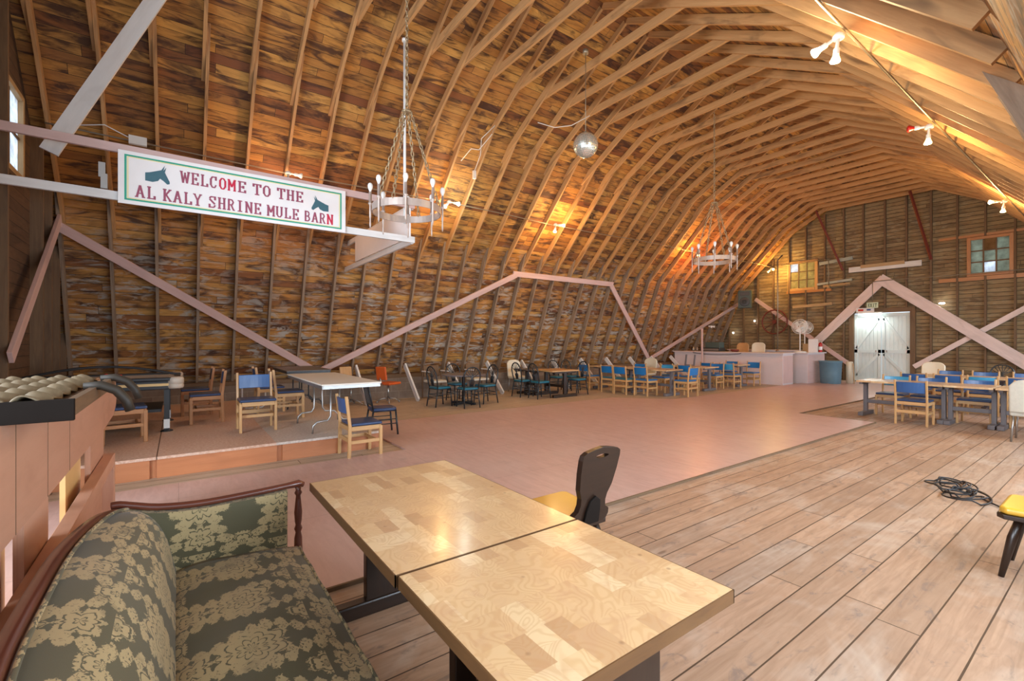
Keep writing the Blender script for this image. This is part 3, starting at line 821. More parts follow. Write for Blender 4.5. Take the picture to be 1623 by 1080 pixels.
W_, S_, E_, N_ = PI / 2, PI, -PI / 2, 0.
gA = 'oak chairs on the platform'
oak((-7.43, .90, SZ), E_, 'oak chair with blue back on the platform facing the camera')
oak((-8.33, 1.45, SZ), N_, 'oak chair with bright blue seat at the end of the cream folding table')
oak((-9.25, 1.32, SZ), N_, 'oak chair tucked in by the dark brown folding table')
oak((-8.62, .36, SZ), S_, 'oak chair with dark navy seat standing right of the air hockey table', frame='oak_dark')
oak((-9.62, .26, SZ), S_, 'oak chair behind the navy-seated chair beside the game table', frame='oak_dark')
oak((-7.53, -.56, SZ), N_ + .12, 'brown oak chair in front of the air hockey table, half hidden by the tiled bar', frame='oak_dark')
oak((-6.065, 1.93, 0), N_, 'oak chair with blue back standing alone on the floor against the platform')
slatc = Kind(lambda seat='navy': make_fan(seat, True))
slatc((-7.12, 2.62, .0), N_ - .12, 'black slat-backed chair with dark seat right of the cream folding table')
keyhole((-2.12, 1.93, 0.024), W_, 'dark carved-back chair with mustard seat at the far side of the butcher block tables')
keyhole((-.32, 4.42, 0), W_, 'dark wooden chair with mustard yellow seat cut by the right edge of the photo')

# ------------------------------------------------------------------ tables
def make_trestle(w=1.2, d=.75, h=.71, top='butcher', leg='greywood', inset=.10, th=.035, arch=False):
    t = thing('trestle_table', 'x', 'table')
    m = MB(); m.box(-w / 2, w / 2, -d / 2, d / 2, h - th, h); m.build('tabletop', top, t, bevel=.004)
    for s in (-1, 1):
        x = s * (w / 2 - inset)
        m = MB(); m.bar((x, 0, .07), (x, 0, h - th - .04), .06, .10, up=(0, 1, 0)); lg = m.build('leg', leg, t, bevel=.005)
        m = MB(); m.box(x - .045, x + .045, -d / 2 + .06, d / 2 - .06, 0, .075); m.build('foot', leg, lg, bevel=.012)
        m = MB(); m.box(x - .03, x + .03, -d / 2 + .09, d / 2 - .09, h - th - .045, h - th); m.build('cleat', leg, lg, bevel=.006)
    m = MB(); m.box(-w / 2 + inset, w / 2 - inset, -.02, .02, .24, .31); m.build('stretcher', leg, t, bevel=.004)
    return t
big_tr = {}
def trestle(loc, rz, label, group=None, **k):
    key = tuple(sorted(k.items()))
    if key in big_tr: return dup(big_tr[key], loc, rz, label, group)
    o = make_trestle(**k); big_tr[key] = o; o.location = loc; o.rotation_euler = (0, 0, rz); tag(o, label, None, group); return o

# the two butcher block tables in the foreground
def near_table(x0, x1, y0, y1, label):
    t = thing('butcher_block_table', label, 'table', ((x0 + x1) / 2, (y0 + y1) / 2, 0)); w, d = x1 - x0, y1 - y0
    m = MB(); m.box(-w / 2 + .004, w / 2 - .004, -d / 2 + .004, d / 2 - .004, .70, .74); m.build('tabletop', 'butcher', t)
    m = MB()
    for s in (-1, 1): m.box(-w / 2, w / 2, s * (d / 2 - .002) - .002, s * (d / 2 - .002) + .002, .699, .7395); m.box(s * (w / 2 - .002) - .002, s * (w / 2 - .002) + .002, -d / 2, d / 2, .699, .7395)
    m.build('edge_band', 'tableedge', t)
    for s in ((-1, 1) if w > 1 else (1,)):
        x = s * (w / 2 - .10)
        m = MB(); m.box(x - .025, x + .025, -.14, .14, .07, .66); lg = m.build('leg', 'darkwood', t, bevel=.004)
        m = MB(); m.box(x - .035, x + .035, -d / 2 + .01, d / 2 - .03, 0, .08); m.build('foot', 'darkwood', lg, bevel=.01)
        m = MB(); pl = [(-d / 2 + .04, .70), (-d / 2 + .05, .66), (-d / 2 + .09, .63), (d / 2 - .09, .63), (d / 2 - .05, .66), (d / 2 - .04, .70)]
        m.prism(pl, lambda a, b, tt: (tt, a, b), x - .025, x + .025); m.build('cleat', 'darkwood', lg, bevel=.004)
    if w <= 1:
        x = -(w / 2 - .08); m = MB(); m.box(x - .025, x + .025, -.14, .14, .07, .66); lg = m.build('leg', 'darkwood', t, bevel=.004)
        m = MB(); m.box(x - .035, x + .035, -d / 2 + .05, d / 2 - .05, 0, .08); m.build('foot', 'darkwood', lg, bevel=.01)
    m = MB(); m.box(-w / 2 + .1, w / 2 - .1, -.02, .02, .28, .37); m.build('stretcher', 'darkwood', t)
    return t
near_table(-2.615, -1.422, .566, 1.372, 'butcher block table in the foreground, the farther of the two pushed together')
near_table(-1.414, -.735, .572, 1.372, 'butcher block table at the bottom of the photo, nearest the camera')

# dining row on the right
C1 = 'trestle table with wooden top, left end of the front row of the right dining group'
trestle((-2.74, 11.32, 0), 0, C1, w=1.28, inset=.05)
trestle((-1.785, 11.32, 0), 0, 'short middle trestle table in the front row of the right dining group', w=.62, inset=.035)
trestle((-.80, 11.32, 0), 0, 'trestle table in the front row at the right, cut by the photo edge', w=1.3, inset=.05)
trestle((-2.55, 14.1, 0), 0, 'trestle table of the back row of the right dining group, nearest the white door', w=1.3)
trestle((-1.22, 14.1, 0), 0, 'trestle table of the back row at the right, in front of the fan-backed chair', w=1.3)
oak((-2.42, 10.66, 0), N_, 'oak chair with blue back in front of the right dining row, seen from behind')
gR = 'blue oak chairs crowded behind the right dining row'
for i, (x, y, rz, k, lb) in enumerate([
    (-2.98, 11.66, S_, dict(back='lightblue'), 'oak chair with pale blue back at the left end behind the front right table'),
    (-2.44, 11.66, S_, dict(), 'blue oak chair behind the front row at the right, second from its left end'),
    (-1.785, 11.66, S_, dict(back='blue'), 'blue oak chair behind the short middle table of the right group'),
    (-1.12, 11.66, S_, dict(), 'blue oak chair behind the front row, nearest the right edge of the photo'),
    (-2.98, 13.3, N_, dict(), 'dark blue oak chair just right of the white door, facing the back row'),
    (-2.42, 13.25, N_, dict(), 'blue oak chair facing the back row, right of the chair nearest the white door'),
    (-1.90, 13.22, N_, dict(back='lightblue'), 'oak chair with pale blue back facing the back row of the right group'),
    (-1.36, 13.3, N_, dict(), 'blue oak chair facing the back row, right of the pale blue backed one'),
    (-.86, 13.3, N_, dict(), 'blue oak chair facing the back row at the photo edge'),
    (-2.75, 14.85, S_, dict(), 'blue oak chair behind the back row, left one, near the far wall'),
    (-2.15, 14.85, S_, dict(), 'blue oak chair behind the back row, middle one, near the far wall'),
    (-1.50, 14.85, S_, dict(), 'blue oak chair behind the back row, rightmost, near the far wall')]):
    oak((x, y, 0), rz, lb, None, **k)
fan((-2.02, 15.9, 0), S_, 'black fan-backed chair standing behind the right dining group by the far wall')
shell((-3.30, 16.0, 0), S_, 'cream padded chair right of the white door')
shell((-.94, 10.2, 0), N_, 'pale blue-grey padded chair cut by the right edge of the photo', c='beige')

# rows of blue chairs in front of the bar
trestle((-9.55, 10.85, 0), 0, 'trestle table of the first row before the bar, left half', w=1.4)
trestle((-8.10, 10.85, 0), 0, 'trestle table of the first row before the bar, right half', w=1.3)
trestle((-8.2, 12.85, 0), 0, 'trestle table of the middle row before the bar, with a grey trestle end', w=1.3)
trestle((-8.3, 14.9, 0), 0, 'trestle table of the last row, closest to the bar', w=1.3)
for x, y, rz, k, lb in [
    (-10.0, 10.18, N_, dict(), 'leftmost blue oak chair of the first row before the bar'),
    (-9.08, 10.18, N_, dict(seat='teal'), 'second blue oak chair from the left in the first row before the bar'),
    (-8.55, 10.12, N_, dict(seat='teal'), 'third blue oak chair from the left in the first row before the bar'),
    (-8.02, 10.34, N_, dict(), 'brightest blue oak chair, fourth in the first row before the bar'),
    (-7.22, 11.02, W_, dict(), 'oak chair at the right end of the first row, facing left along the table'),
    (-9.3, 11.5, S_, dict(), 'blue oak chair across the first row, left, beside the cream chair'),
    (-8.3, 11.5, S_, dict(back='lightblue'), 'oak chair with pale blue back across the first row'),
    (-7.96, 12.27, N_, dict(), 'blue oak chair at the middle row with its back to the camera'),
    (-8.6, 12.32, N_, dict(), 'blue oak chair at the left of the middle row before the bar'),
    (-7.9, 13.5, S_, dict(), 'blue oak chair across the middle row before the bar'),
    (-7.70, 14.15, N_, dict(back='lightblue'), 'oak chair with bright sky blue back at the last row before the bar'),
    (-8.4, 14.2, N_, dict(), 'blue oak chair at the left of the last row before the bar'),
    (-7.75, 15.5, S_, dict(), 'dark blue oak chair right against the bar front'),
    (-8.5, 15.5, S_, dict(), 'blue oak chair against the bar front, left of the dark one')]:
    oak((x, y, 0), rz, lb, None, **dict(dict(back='brightblue', seat='brightblue'), **k))
shell((-9.45, 12.2, 0), S_, 'cream vinyl padded chair standing tall behind the first row before the bar')
# overturned dark chair legs standing on a table before the bar
m = MB()
for x in (-8.55, -8.25): m.bar((x, 13.0, .71), (x + .03, 13.02, 1.06), .04, .04, up=(0, 1, 0))
m.bar((-8.55, 13.0, .73), (-8.25, 13.0, .73), .03, .03)
tag(m.build('table_stand', 'greywood'), 'small dark two-legged stand upended on the middle row table', 'stand')

# round table group
t = thing('round_table', 'dark grey round pedestal table among four black fan-backed chairs', 'table', (-9.45, 5.45, 0))
m = MB(); m.lathe([(.50, .68), (.52, .685), (.52, .705), (.51, .71)], n=40); m.build('tabletop', 'greytop', t)
m = MB(); m.lathe([(.04, .04), (.04, .66), (.09, .68)], n=14); m.build('column', 'black', t)
for i in range(4):
    a = i * PI / 2 + .4; m = MB(); m.bar((0, 0, .05), (.34 * math.cos(a), .34 * math.sin(a), .025), .06, .045); m.build('foot', 'black', t, bevel=.005)
fan((-9.50, 4.86, 0), N_ + .1, 'black fan-backed chair with teal seat at the left of the round table')
fan((-8.96, 5.28, 0), W_ - .1, 'black fan-backed chair with teal seat in front of the round table, back to the camera')
fan((-9.32, 5.98, 0), S_ + .1, 'black fan-backed chair with teal seat at the right of the round table')
fan((-10.05, 5.62, 0), E_, 'black fan-backed chair with teal seat between the round table and the wall')
# tan topped table group
trestle((-9.42, 8.30, 0), 0, 'small trestle table with light tan top beside the wall braces', w=.86, d=.95, top='oak', leg='darkwood', inset=.05)
trestle((-10.15, 8.05, 0), 0, 'dark table between the tan-topped table and the wall', w=.6, d=.8, top='brownlaminate', leg='darkwood')
fan((-9.82, 7.5, 0), N_, 'black fan-backed chair with teal seat at the left end of the tan-topped table')
fan((-9.25, 7.62, 0), N_, 'black fan-backed chair with teal seat in front of the tan-topped table')
fan((-9.28, 8.98, 0), S_, 'black fan-backed chair with teal seat at the right of the tan-topped table')
fan((-10.15, 9.06, 0), E_, 'black fan-backed chair against the wall behind the tan-topped table')
fan((-10.2, 9.62, 0), E_, 'black fan-backed chair against the wall, left of the first row of blue chairs')
shell((-10.78, 8.08, 0), E_, 'cream padded chair against the wall behind the tan-topped table')
# seats along the wall behind
swivel((-10.72, 4.1, 0), N_ + .5, 'orange vinyl swivel chair by the left wall')
swivel((-10.85, 3.25, 0), E_ + .2, 'tan vinyl swivel chair by the left wall, behind the cream folding table', seat='oak')
def make_armchair():
    t = thing('wall_armchair', 'x', 'chair')
    m = MB(); m.box(-.24, .24, -.22, .24, .41, .47); m.build('seat', 'beige', t, bevel=.02)
    for s in (-1, 1):
        m = MB(); m.bar((s * .27, -.22, .70), (s * .27, .22, .70), .05, .03); m.build('armrest', 'white', t, bevel=.01)
        for y in (-.2, .2):
            m = MB(); m.bar((s * .27, y, 0), (s * .27, y, .69), .03, .03, up=(0, 1, 0)); m.build('leg', 'stud', t)
    m = MB(); m.bar((0, -.24, .55), (0, -.28, .84), .44, .04, up=(0, 1, 0)); m.build('backrest', 'stud', t, bevel=.01)
    return t
armch = Kind(make_armchair)
armch((-10.85, 5.42, 0), E_, 'dark armchair with pale arms against the wall behind the round table')
armch((-10.85, 6.70, 0), E_, 'dark armchair with pale arms against the wall right of the round table')

# folding tables on the platform
def folding(name, label, cx, cy, w, d, z, top, legm, uleg, lx=(-.4, .4)):
    t = thing(name, label, 'table', (cx, cy, SZ)); h = z - SZ
    m = MB(); m.box(-w / 2, w / 2, -d / 2, d / 2, h - .018, h); m.build('tabletop', top, t, bevel=.005)
    m = MB(); 
    for s in (-1, 1): m.box(-w / 2 + .02, w / 2 - .02, s * (d / 2 - .02) - .01, s * (d / 2 - .02) + .01, h - .06, h - .018)
    for s in (-1, 1): m.box(s * (w / 2 - .02) - .01, s * (w / 2 - .02) + .01, -d / 2 + .02, d / 2 - .02, h - .06, h - .018)
    m.build('apron', legm, t)
    for x in lx:
        m = MB()
        m.tube([(x, -.06, h - .05), (x, -.06, .22), (x, -.10, .16), (x, -.24, .15), (x, -.29, .10), (x, -.30, 0)], .013)
        m.tube([(x, .06, h - .05), (x, .06, .22), (x, .10, .16), (x, .24, .15), (x, .29, .10), (x, .30, 0)], .013)
        m.build('leg', uleg, t)
    return t
folding('folding_table', 'long cream topped folding table with bent tube legs on the platform edge', -6.93, 1.77, 2.2, .74, .965, 'laminate', 'steel', 'steel', (-.66, .30))
folding('folding_table', 'dark brown folding table behind the cream topped one', -9.62, 1.92, 1.5, .76, .965, 'brownlaminate', 'black', 'black')

# air hockey table
t = thing('air_hockey_table', 'air hockey table with black rails, white playfield and arched score bar', 'game table', (-8.55, -.85, SZ))
hz = .975 - SZ
m = MB(); m.box(-.62, .62, -.86, .86, hz - .15, hz - .03); m.build('cabinet', 'blackplastic', t, bevel=.01)
m = MB(); m.box(-.56, .56, -.80, .80, hz - .03, hz - .01); m.build('playfield', 'hockeytop', t)
for s in (-1, 1):
    m = MB(); m.box(s * .60 - .05, s * .60 + .05, -.84, .84, hz - .03, hz + .015); m.build('side_rail', 'blackplastic', t, bevel=.01)
    m = MB(); m.box(-.6, .6, s * .84 - .04, s * .84 + .04, hz - .03, hz + .015); m.build('end_rail', 'blackplastic', t, bevel=.01)
    m = MB(); m.box(s * .625 - .003, s * .625 + .006, -.78, .78, hz - .10, hz - .065); m.build('side_stripe', 'postwarm', t)
    for q in (-1, 1):
        m = MB(); m.lathe([(.085, hz - .14), (.095, hz - .12), (.095, hz - .085), (.085, hz - .08), (.095, hz - .075), (.095, hz), (.075, hz + .02)], (s * .58, q * .82, 0), 20); m.build('corner_cap', 'cap', t)
        m = MB(); m.box(s * .52 - .035, s * .52 + .035, q * .72 - .03, q * .72 + .03, .02, hz - .15); lg = m.build('leg', 'blackplastic', t)
        m = MB(); m.box(s * .52 - .038, s * .52 + .038, q * .72 - .034, q * .72 + .034, .045, .17); m.build('leg_sleeve', 'whitemetal', lg)
        m = MB(); m.lathe([(.075, 0), (.07, .012), (.03, .03), (.02, .05)], (s * .52, q * .72, 0), 14); m.build('foot', 'blackplastic', lg)
m = MB(); m.box(-.5, .5, -.66, .66, .27, .31); m.build('lower_shelf', 'blackplastic', t)
m = MB(); m.tube([(.0, -.88 + 1.76 * i / 16, hz + .01 + .145 * math.sin(PI * i / 16)) for i in range(17)], .018); m.build('score_arch', 'blackplastic', t)
for i, (dx, dy) in enumerate(((-.12, .02), (.22, .20))):
    t2 = thing('mallet', ['red air hockey mallet at the centre of the game table', 'red air hockey mallet nearer the right end of the game table'][i], 'mallet', (-8.55 + dx, -.85 + dy, .966))
    m = MB(); m.lathe([(.05, 0), (.05, .018), (.03, .022), (.018, .03), (.022, .055), (.012, .06)], n=18); m.build('body', 'red', t2)
m = MB(); m.tube([(-9.75, .95, SZ + .02), (-9.75, .95, .78), (-9.75, 1.0, .82), (-9.75, 1.28, .82), (-9.75, 1.33, .78), (-9.75, 1.33, SZ + .06), (-9.75, 1.28, SZ + .014), (-9.75, 1.0, SZ + .014)], .014)
tag(m.build('tubular_rack', 'whitemetal'), 'white bent tube rack behind the chairs on the platform', 'rack')
# ------------------------------------------------------------------ sofa
t = thing('sofa', 'vintage sofa in olive floral damask with mahogany trim, in the foreground', 'sofa', (-1.8, .085, 0))
def bow(x): return .105 * (1 - min(max((x - SX0) / .75, 0), 1)) ** 2 + .105 * (1 - min(max((SX1 - x) / .75, 0), 1)) ** 2
SX0, SX1 = -.93, .95            # local x from the far arm to the near arm
def wave(x): return .012 * math.sin(x * 5.1) + .006 * math.sin(x * 13)
# back: cross-section in (y,z) swept along x
prof = [(-.10, .30), (-.09, .39), (-.118, .50), (-.155, .60), (-.215, .68), (-.285, .725), (-.36, .745), (-.43, .745), (-.43, .30)]
def spline(P, n=6):
    out = []
    for i in range(len(P) - 1):
        p0, p1, p2, p3 = P[max(i - 1, 0)], P[i], P[i + 1], P[min(i + 2, len(P) - 1)]
        for k in range(n):
            u = k / n; out.append(tuple(.5 * (2 * b + (c - a) * u + (2 * a - 5 * b + 4 * c - d) * u * u + (-a + 3 * b - 3 * c + d) * u ** 3) for a, b, c, d in zip(p0, p1, p2, p3)))
    return out + [P[-1]]
pf = spline(prof[:-1], 4)
R = []; xs = [SX0 + (SX1 - SX0) * i / 40 for i in range(41)]
for x in xs:
    e = min((x - SX0) / .22, (SX1 - x) / .22, 1.); e = max(e, 0); dz = .035 * math.sin(PI * (x - SX0) / (SX1 - SX0)) - .03 * (1 - e) ** 2
    ring = []
    for y, z in pf:
        k = max(0, (z - .3) / .45); ring.append((x, y + bow(x) * max(0, min((-y - .10) / .25, 1)), z + (dz) * k + .004 * math.sin(x * 9 + z * 20)))
    ring += [(x, -.43 + bow(x), .30)]
    R.append(ring)
m = MB(); m.rings(R); o = m.build('backrest', 'damask', t)
m = MB(); R = []
for x in xs:
    e = max(min((x - SX0) / .22, (SX1 - x) / .22, 1.), 0); dz = .035 * math.sin(PI * (x - SX0) / (SX1 - SX0)) - .03 * (1 - e) ** 2
    z = .742 + dz; q_ = bow(x); R.append([(x, -.385 + q_, z - .02), (x, -.385 + q_, z + .015), (x, -.40 + q_, z + .026), (x, -.432 + q_, z + .022), (x, -.44 + q_, z), (x, -.436 + q_, z - .05)])
m.rings(R); m.build('top_rail', 'mahogany', t)
m = MB(); m.tube([(x, -.375 + bow(x), .760 + .035 * math.sin(PI * (x - SX0) / (SX1 - SX0)) - .03 * (1 - max(min((x - SX0) / .22, (SX1 - x) / .22, 1.), 0)) ** 2) for x in xs], .007, 6); m.build('back_piping', 'damask', t)
# seat cushion
m = MB(); NX, NY = 36, 16; R = []
for i in range(NX + 1):
    x = SX0 + .04 + (SX1 - SX0 - .08) * i / NX; ring = []
    ex = 1 - max(0, abs((x - .01) / .93)) ** 8
    for j in range(NY + 1):
        u = j / NY; y = -.12 + .555 * u
        z = .385 + .055 * math.sin(PI * min(u * 1.05, 1)) ** .6 * (.5 + .5 * ex) + .012 * (1 - u) + wave(x + u * .7) * .5 * (u * (1 - u) * 4) + .004 * math.sin(x * 22 + u * 9)
        ring.append((x, y, z))
    zf = ring[-1][2]
    ring += [(x, .452, zf - .018), (x, .458, zf - .05), (x, .452, zf - .12), (x, .44, .24), (x, -.12, .24)]
    R.append(ring)
m.rings(R); m.build('seat_cushion', 'damask', t)
m = MB(); m.tube([(SX0 + .04 + (SX1 - SX0 - .08) * i / NX, .447, R[i][NY][2] - .008) for i in range(NX + 1)], .007, 6); m.build('seat_piping', 'damask', t)
m = MB(); m.box(SX0 + .03, SX1 - .03, -.38, .425, .14, .25); m.build('seat_frame', 'damask', t)
m = MB(); m.box(SX0 + .02, SX1 - .02, .405, .435, .11, .16); m.build('front_rail', 'mahogany', t, bevel=.006)
for s, X in ((-1, SX0), (1, SX1)):
    top = spline([(-.33, .755), (-.30, .755), (-.25, .74), (-.16, .715), (-.02, .700), (.12, .700), (.26, .705), (.39, .712)], 3)
    poly = [(-.33, .2), (.385, .2)] + [(a, b - .02) for a, b in reversed(top)]
    m = MB(); m.prism(poly, lambda a, b, tt: (tt, a, b), X - .028, X + .028); ar = m.build('arm_panel', 'damask', t, bevel=.012)
    m = MB(); m.tube([(X, a, b) for a, b in top] + [(X, .45, .715), (X, .475, .705)], [.016] * len(top) + [.02, .014], 10); m.build('arm_rail', 'mahogany', t)
    m = MB(); m.tube([(X + s * .03, a, b - .02) for a, b in top], .005, 6); m.tube([(X, .388, .69), (X, .388, .25)], .006, 6); m.build('arm_piping', 'damask', ar)
    m = MB(); m.lathe([(.02, .11), (.024, .3), (.02, .42), (.014, .45), (.021, .47), (.014, .49), (.018, .51), (.021, .56), (.015, .62), (.012, .65), (.020, .665), (.013, .68), (.018, .70)], (X, .448, 0), 12); m.build('arm_post', 'mahogany', t)
    for yy in (-.38, .42):
        m = MB(); m.lathe([(.016, 0), (.028, .05), (.022, .12)], (X - s * .03, yy, 0), 12); m.build('foot', 'mahogany', t)

# ------------------------------------------------------------------ pink tiled bar beside the sofa
t = thing('tiled_bar', 'pink boarded booth wall with a small tan tiled roof, left of the sofa', 'booth', (-3.4, -.5, 0))
def T0(o, par=None):
    o.location = (3.4, .5, 0) if par is None else (0, 0, 0); return o
YW = -.48
out = [(-4.86, .79), (-.9, .79), (-.9, 1.215), (-3.2, 1.215), (-3.3, 1.17), (-5.55, 1.165), (-5.70, 1.13), (-5.78, 1.05), (-5.80, .95), (-5.74, .88), (-5.55, .82), (-4.95, .79)]
m = MB(); xs_ = [-5.81, -4.95, -4.2, -3.45, -2.9, -2.4, -1.9, -1.4, -.9]
m.prism(out, lambda a, b, tt: (a, tt, b), YW - .035, YW); T0(m.build('upper_boards', 'salmon', t))
m = MB()
for x in (-3.45, -2.93, -2.42, -1.9): m.box(x - .0025, x + .0025, YW - .001, YW + .0012, .79, 1.21)
T0(m.build('board_joint', 'stud', t))
m = MB(); m.box(-4.77, -.9, YW + .005, YW + .068, .51, .60); T0(m.build('ledge', 'salmon', t, bevel=.003))
m = MB(); m.box(-4.77, -.9, YW - .035, YW + .0, 0, .51); T0(m.build('lower_boards', 'salmon', t))
m = MB(); m.box(-4.86, -4.77, YW - .05, YW + .07, 0, .60); T0(m.build('end_post', 'salmon', t, bevel=.004))
for a, b in ((-4.86, -4.19), (-2.94, -2.53), (-2.25, -1.35)):
    m = MB(); m.box(a, b, YW - .03, YW, .51, .79); T0(m.build('board_post', 'salmon', t))
for a, b in ((-4.19, -3.68), (-2.53, -2.25)):  # warm light inside the openings, put into the yellow of boards and brace
    m = MB(); m.box(a, b, YW - .075, YW - .05, 0, .84); T0(m.build('painted_glow_board', 'postwarm', t))
for x in (-3.42,):
    m = MB(); m.bar((x, YW - .16, .0), (x + .08, YW - .12, .86), .10, .06, up=(0, 1, 0)); T0(m.build('inner_brace', 'postwarm', t))
# roof slab and tiles
RX0, RX1, RY1, RY0 = -3.62, -2.26, -.31, -1.70
m = MB(); m.box(RX0, RX1, RY0, RY1, 1.222, 1.262); T0(m.build('roof_deck', 'stud', t))
m = MB(); m.box(RX1 - .005, RX1 + .02, RY0, RY1 + .01, 1.215, 1.292); T0(m.build('eave_board', 'eave', t, bevel=.002))
m = MB(); m.box(RX0, RX1 - .005, RY1 - .02, RY1 + .005, 1.235, 1.285); T0(m.build('rake_board', 'stud', t))
pitch = .088; nb = int((RY1 - RY0) / pitch); R = []; NXT = 8; course = (RX1 - RX0) / NXT
rows = []
for i in range(NXT):
    xa = RX1 + .01 - i * course
    for q, lift in ((0, .022), (.98, .0)):
        x = xa - q * course; ring = []
        for j in range(nb * 8 + 1):
            y = RY0 + j * pitch / 8; ph = (j % 8) / 8; ring.append((x, y, 1.262 + lift + .030 * abs(math.sin(PI * ph)) ** .8 + .004 * math.sin(PI * 2 * ph) + .0015 * math.sin(i * 7 + j // 8 * 3)))
        rows.append(ring)
m = MB(); m.rings(rows, closed=False, caps=False); o = T0(m.build('roof_tiles', 'tile', t)); s_ = o.modifiers.new('thick', 'SOLIDIFY'); s_.thickness = .006
for (x, y, a) in ((-2.85, -.31, 0), (-3.42, -.31, 0)):
    m = MB(); R = []
    pts = [Vector((x - .0, y - .04, 1.288)), Vector((x + .0, y + .02, 1.292)), Vector((x + .0, y + .075, 1.265)), Vector((x + .0, y + .11, 1.215)), Vector((x, y + .125, 1.165))]
    m.tube(pts, [.018, .021, .022, .021, .020], 12); T0(m.build('tile_roll', 'roll', t))

# ------------------------------------------------------------------ welcome sign, its rails and side panel
SXP = -7.0
def seg(pts, w): return [(a, b, w) for a, b in zip(pts, pts[1:])]
# slab-serif strokes on a unit-high, .72-wide cell
def glyph(ch):
    t, th = .17, .10
    V = lambda x, y0=0, y1=1: ((x, y0), (x, y1), t)
    Hs = lambda x, y, w=.30: ((x - w / 2, y), (x + w / 2, y), th)
    D = lambda a, b, w=t: (a, b, w)
    b_, T_ = .05, .95
    g = {
     'I': [V(.36), Hs(.36, b_, .42), Hs(.36, T_, .42)],
     'L': [V(.22), Hs(.22, T_), ((.06, b_), (.68, b_), th), V(.64, 0, .28)],
     'E': [V(.2), ((.04, b_), (.66, b_), th), ((.04, T_), (.66, T_), th), ((.2, .5), (.5, .5), th), V(.63, 0, .25), V(.63, .75, 1), V(.48, .38, .62)],
     'T': [V(.36), Hs(.36, b_, .38), ((.03, T_), (.69, T_), th), V(.07, .72, 1), V(.65, .72, 1)],
     'H': [V(.16), V(.58), ((.16, .5), (.58, .5), th), Hs(.16, b_), Hs(.16, T_), Hs(.58, b_), Hs(.58, T_)],
     'M': [V(.13), V(.67), D((.13, .95), (.40, .35)), D((.67, .95), (.40, .35)), Hs(.13, b_, .26), Hs(.67, b_, .26), Hs(.1, T_, .22), Hs(.7, T_, .22)],
     'N': [V(.14), V(.60), D((.14, .95), (.60, .05)), Hs(.14, b_, .26), Hs(.60, T_, .26), Hs(.1, T_, .2)],
     'W': [D((.08, .97), (.24, .03)), D((.24, .03), (.40, .8), .12), D((.40, .8), (.56, .03), .12), D((.56, .03), (.72, .97)), Hs(.08, T_, .26), Hs(.72, T_, .26), Hs(.4, T_ - .1, .16)],
     'A': [D((.12, .05), (.36, .97)), D((.60, .05), (.36, .97)), ((.2, .34), (.52, .34), th), Hs(.1, b_, .26), Hs(.62, b_, .26)],
     'K': [V(.16), D((.2, .45), (.58, .95), .14), D((.28, .52), (.62, .05), .15), Hs(.16, b_), Hs(.16, T_), Hs(.6, b_, .24), Hs(.58, T_, .24)],
     'Y': [V(.36, 0, .5), D((.36, .45), (.12, .95), .14), D((.36, .45), (.60, .95), .14), Hs(.36, b_, .36), Hs(.1, T_, .24), Hs(.62, T_, .24)],
     'U': [V(.14, .2, 1), V(.58, .2, 1), D((.14, .25), (.26, .05), .13), D((.58, .25), (.46, .05), .13), ((.24, .06), (.48, .06), .12), Hs(.14, T_, .26), Hs(.58, T_, .26)],
     'O': [V(.12, .22, .78), V(.60, .22, .78), D((.12, .72), (.26, .94), .14), D((.60, .72), (.46, .94), .14), D((.12, .28), (.26, .06), .14), D((.60, .28), (.46, .06), .14), ((.24, .06), (.48, .06), .12), ((.24, .94), (.48, .94), .12)],
     'C': [V(.14, .22, .78), D((.14, .72), (.27, .94), .14), D((.14, .28), (.27, .06), .14), ((.25, .06), (.52, .06), .12), ((.25, .94), (.52, .94), .12), V(.60, .66, 1), D((.5, .06), (.62, .28), .12)],
     'S': [((.2, .94), (.5, .94), .12), D((.22, .94), (.12, .78), .14), D((.12, .74), (.58, .34), .17), D((.6, .26), (.5, .06), .14), ((.2, .06), (.5, .06), .12), V(.59, .68, 1), V(.12, 0, .32)],
     'R': [V(.17), ((.1, .94), (.46, .94), .12), ((.17, .50), (.46, .50), .12), D((.45, .94), (.58, .72), .14), D((.58, .74), (.45, .5), .14), D((.38, .5), (.60, .05), .15), Hs(.17, b_), Hs(.62, b_, .2)],
     'B': [V(.17), ((.08, .94), (.46, .94), .12), ((.17, .50), (.48, .50), .12), ((.08, .06), (.48, .06), .12), D((.45, .94), (.56, .74), .14), D((.56, .72), (.45, .52), .14), D((.47, .5), (.61, .28), .14), D((.61, .28), (.47, .06), .14)],
     'X': [D((.12, .95), (.60, .05)), D((.60, .95), (.12, .05)), Hs(.1, b_, .22), Hs(.62, b_, .22), Hs(.1, T_, .22), Hs(.62, T_, .22)],
     '.': [((.1, .06), (.2, .06), .12)]}
    return g[ch]
def write(text, o, U, V_, n, length, h, mat, parent, fix=None, thick=.004):
    """lay text letter by letter from point o along U, up V_, raised along n"""
    adv = [.42 if c == ' ' else (.84 if c in 'MW' else .78) for c in text]; k = length / sum(adv); x = 0
    o, U, V_, n = map(Vector, (o, U, V_, n))
    for c, a in zip(text, adv):
        if c != ' ':
            m = MB()
            for e, (p, q, w_) in enumerate(glyph(c)):
                P = o + U * (x + p[0] * .95) * k + V_ * p[1] * h; Q = o + U * (x + q[0] * .95) * k + V_ * q[1] * h
                m.bar(P + n * (thick / 2 + e * 1e-4), Q + n * (thick / 2 + e * 1e-4), w_ * k * 1.0 if abs(p[0] - q[0]) < .01 else w_ * (k + h) / 2 * .9, thick, up=n)
            L = m.build('letter', mat, parent)
            if fix: fix(L)
        x += a
zt, zb = 3.72, 3.10; y0, y1 = -.566, 2.012
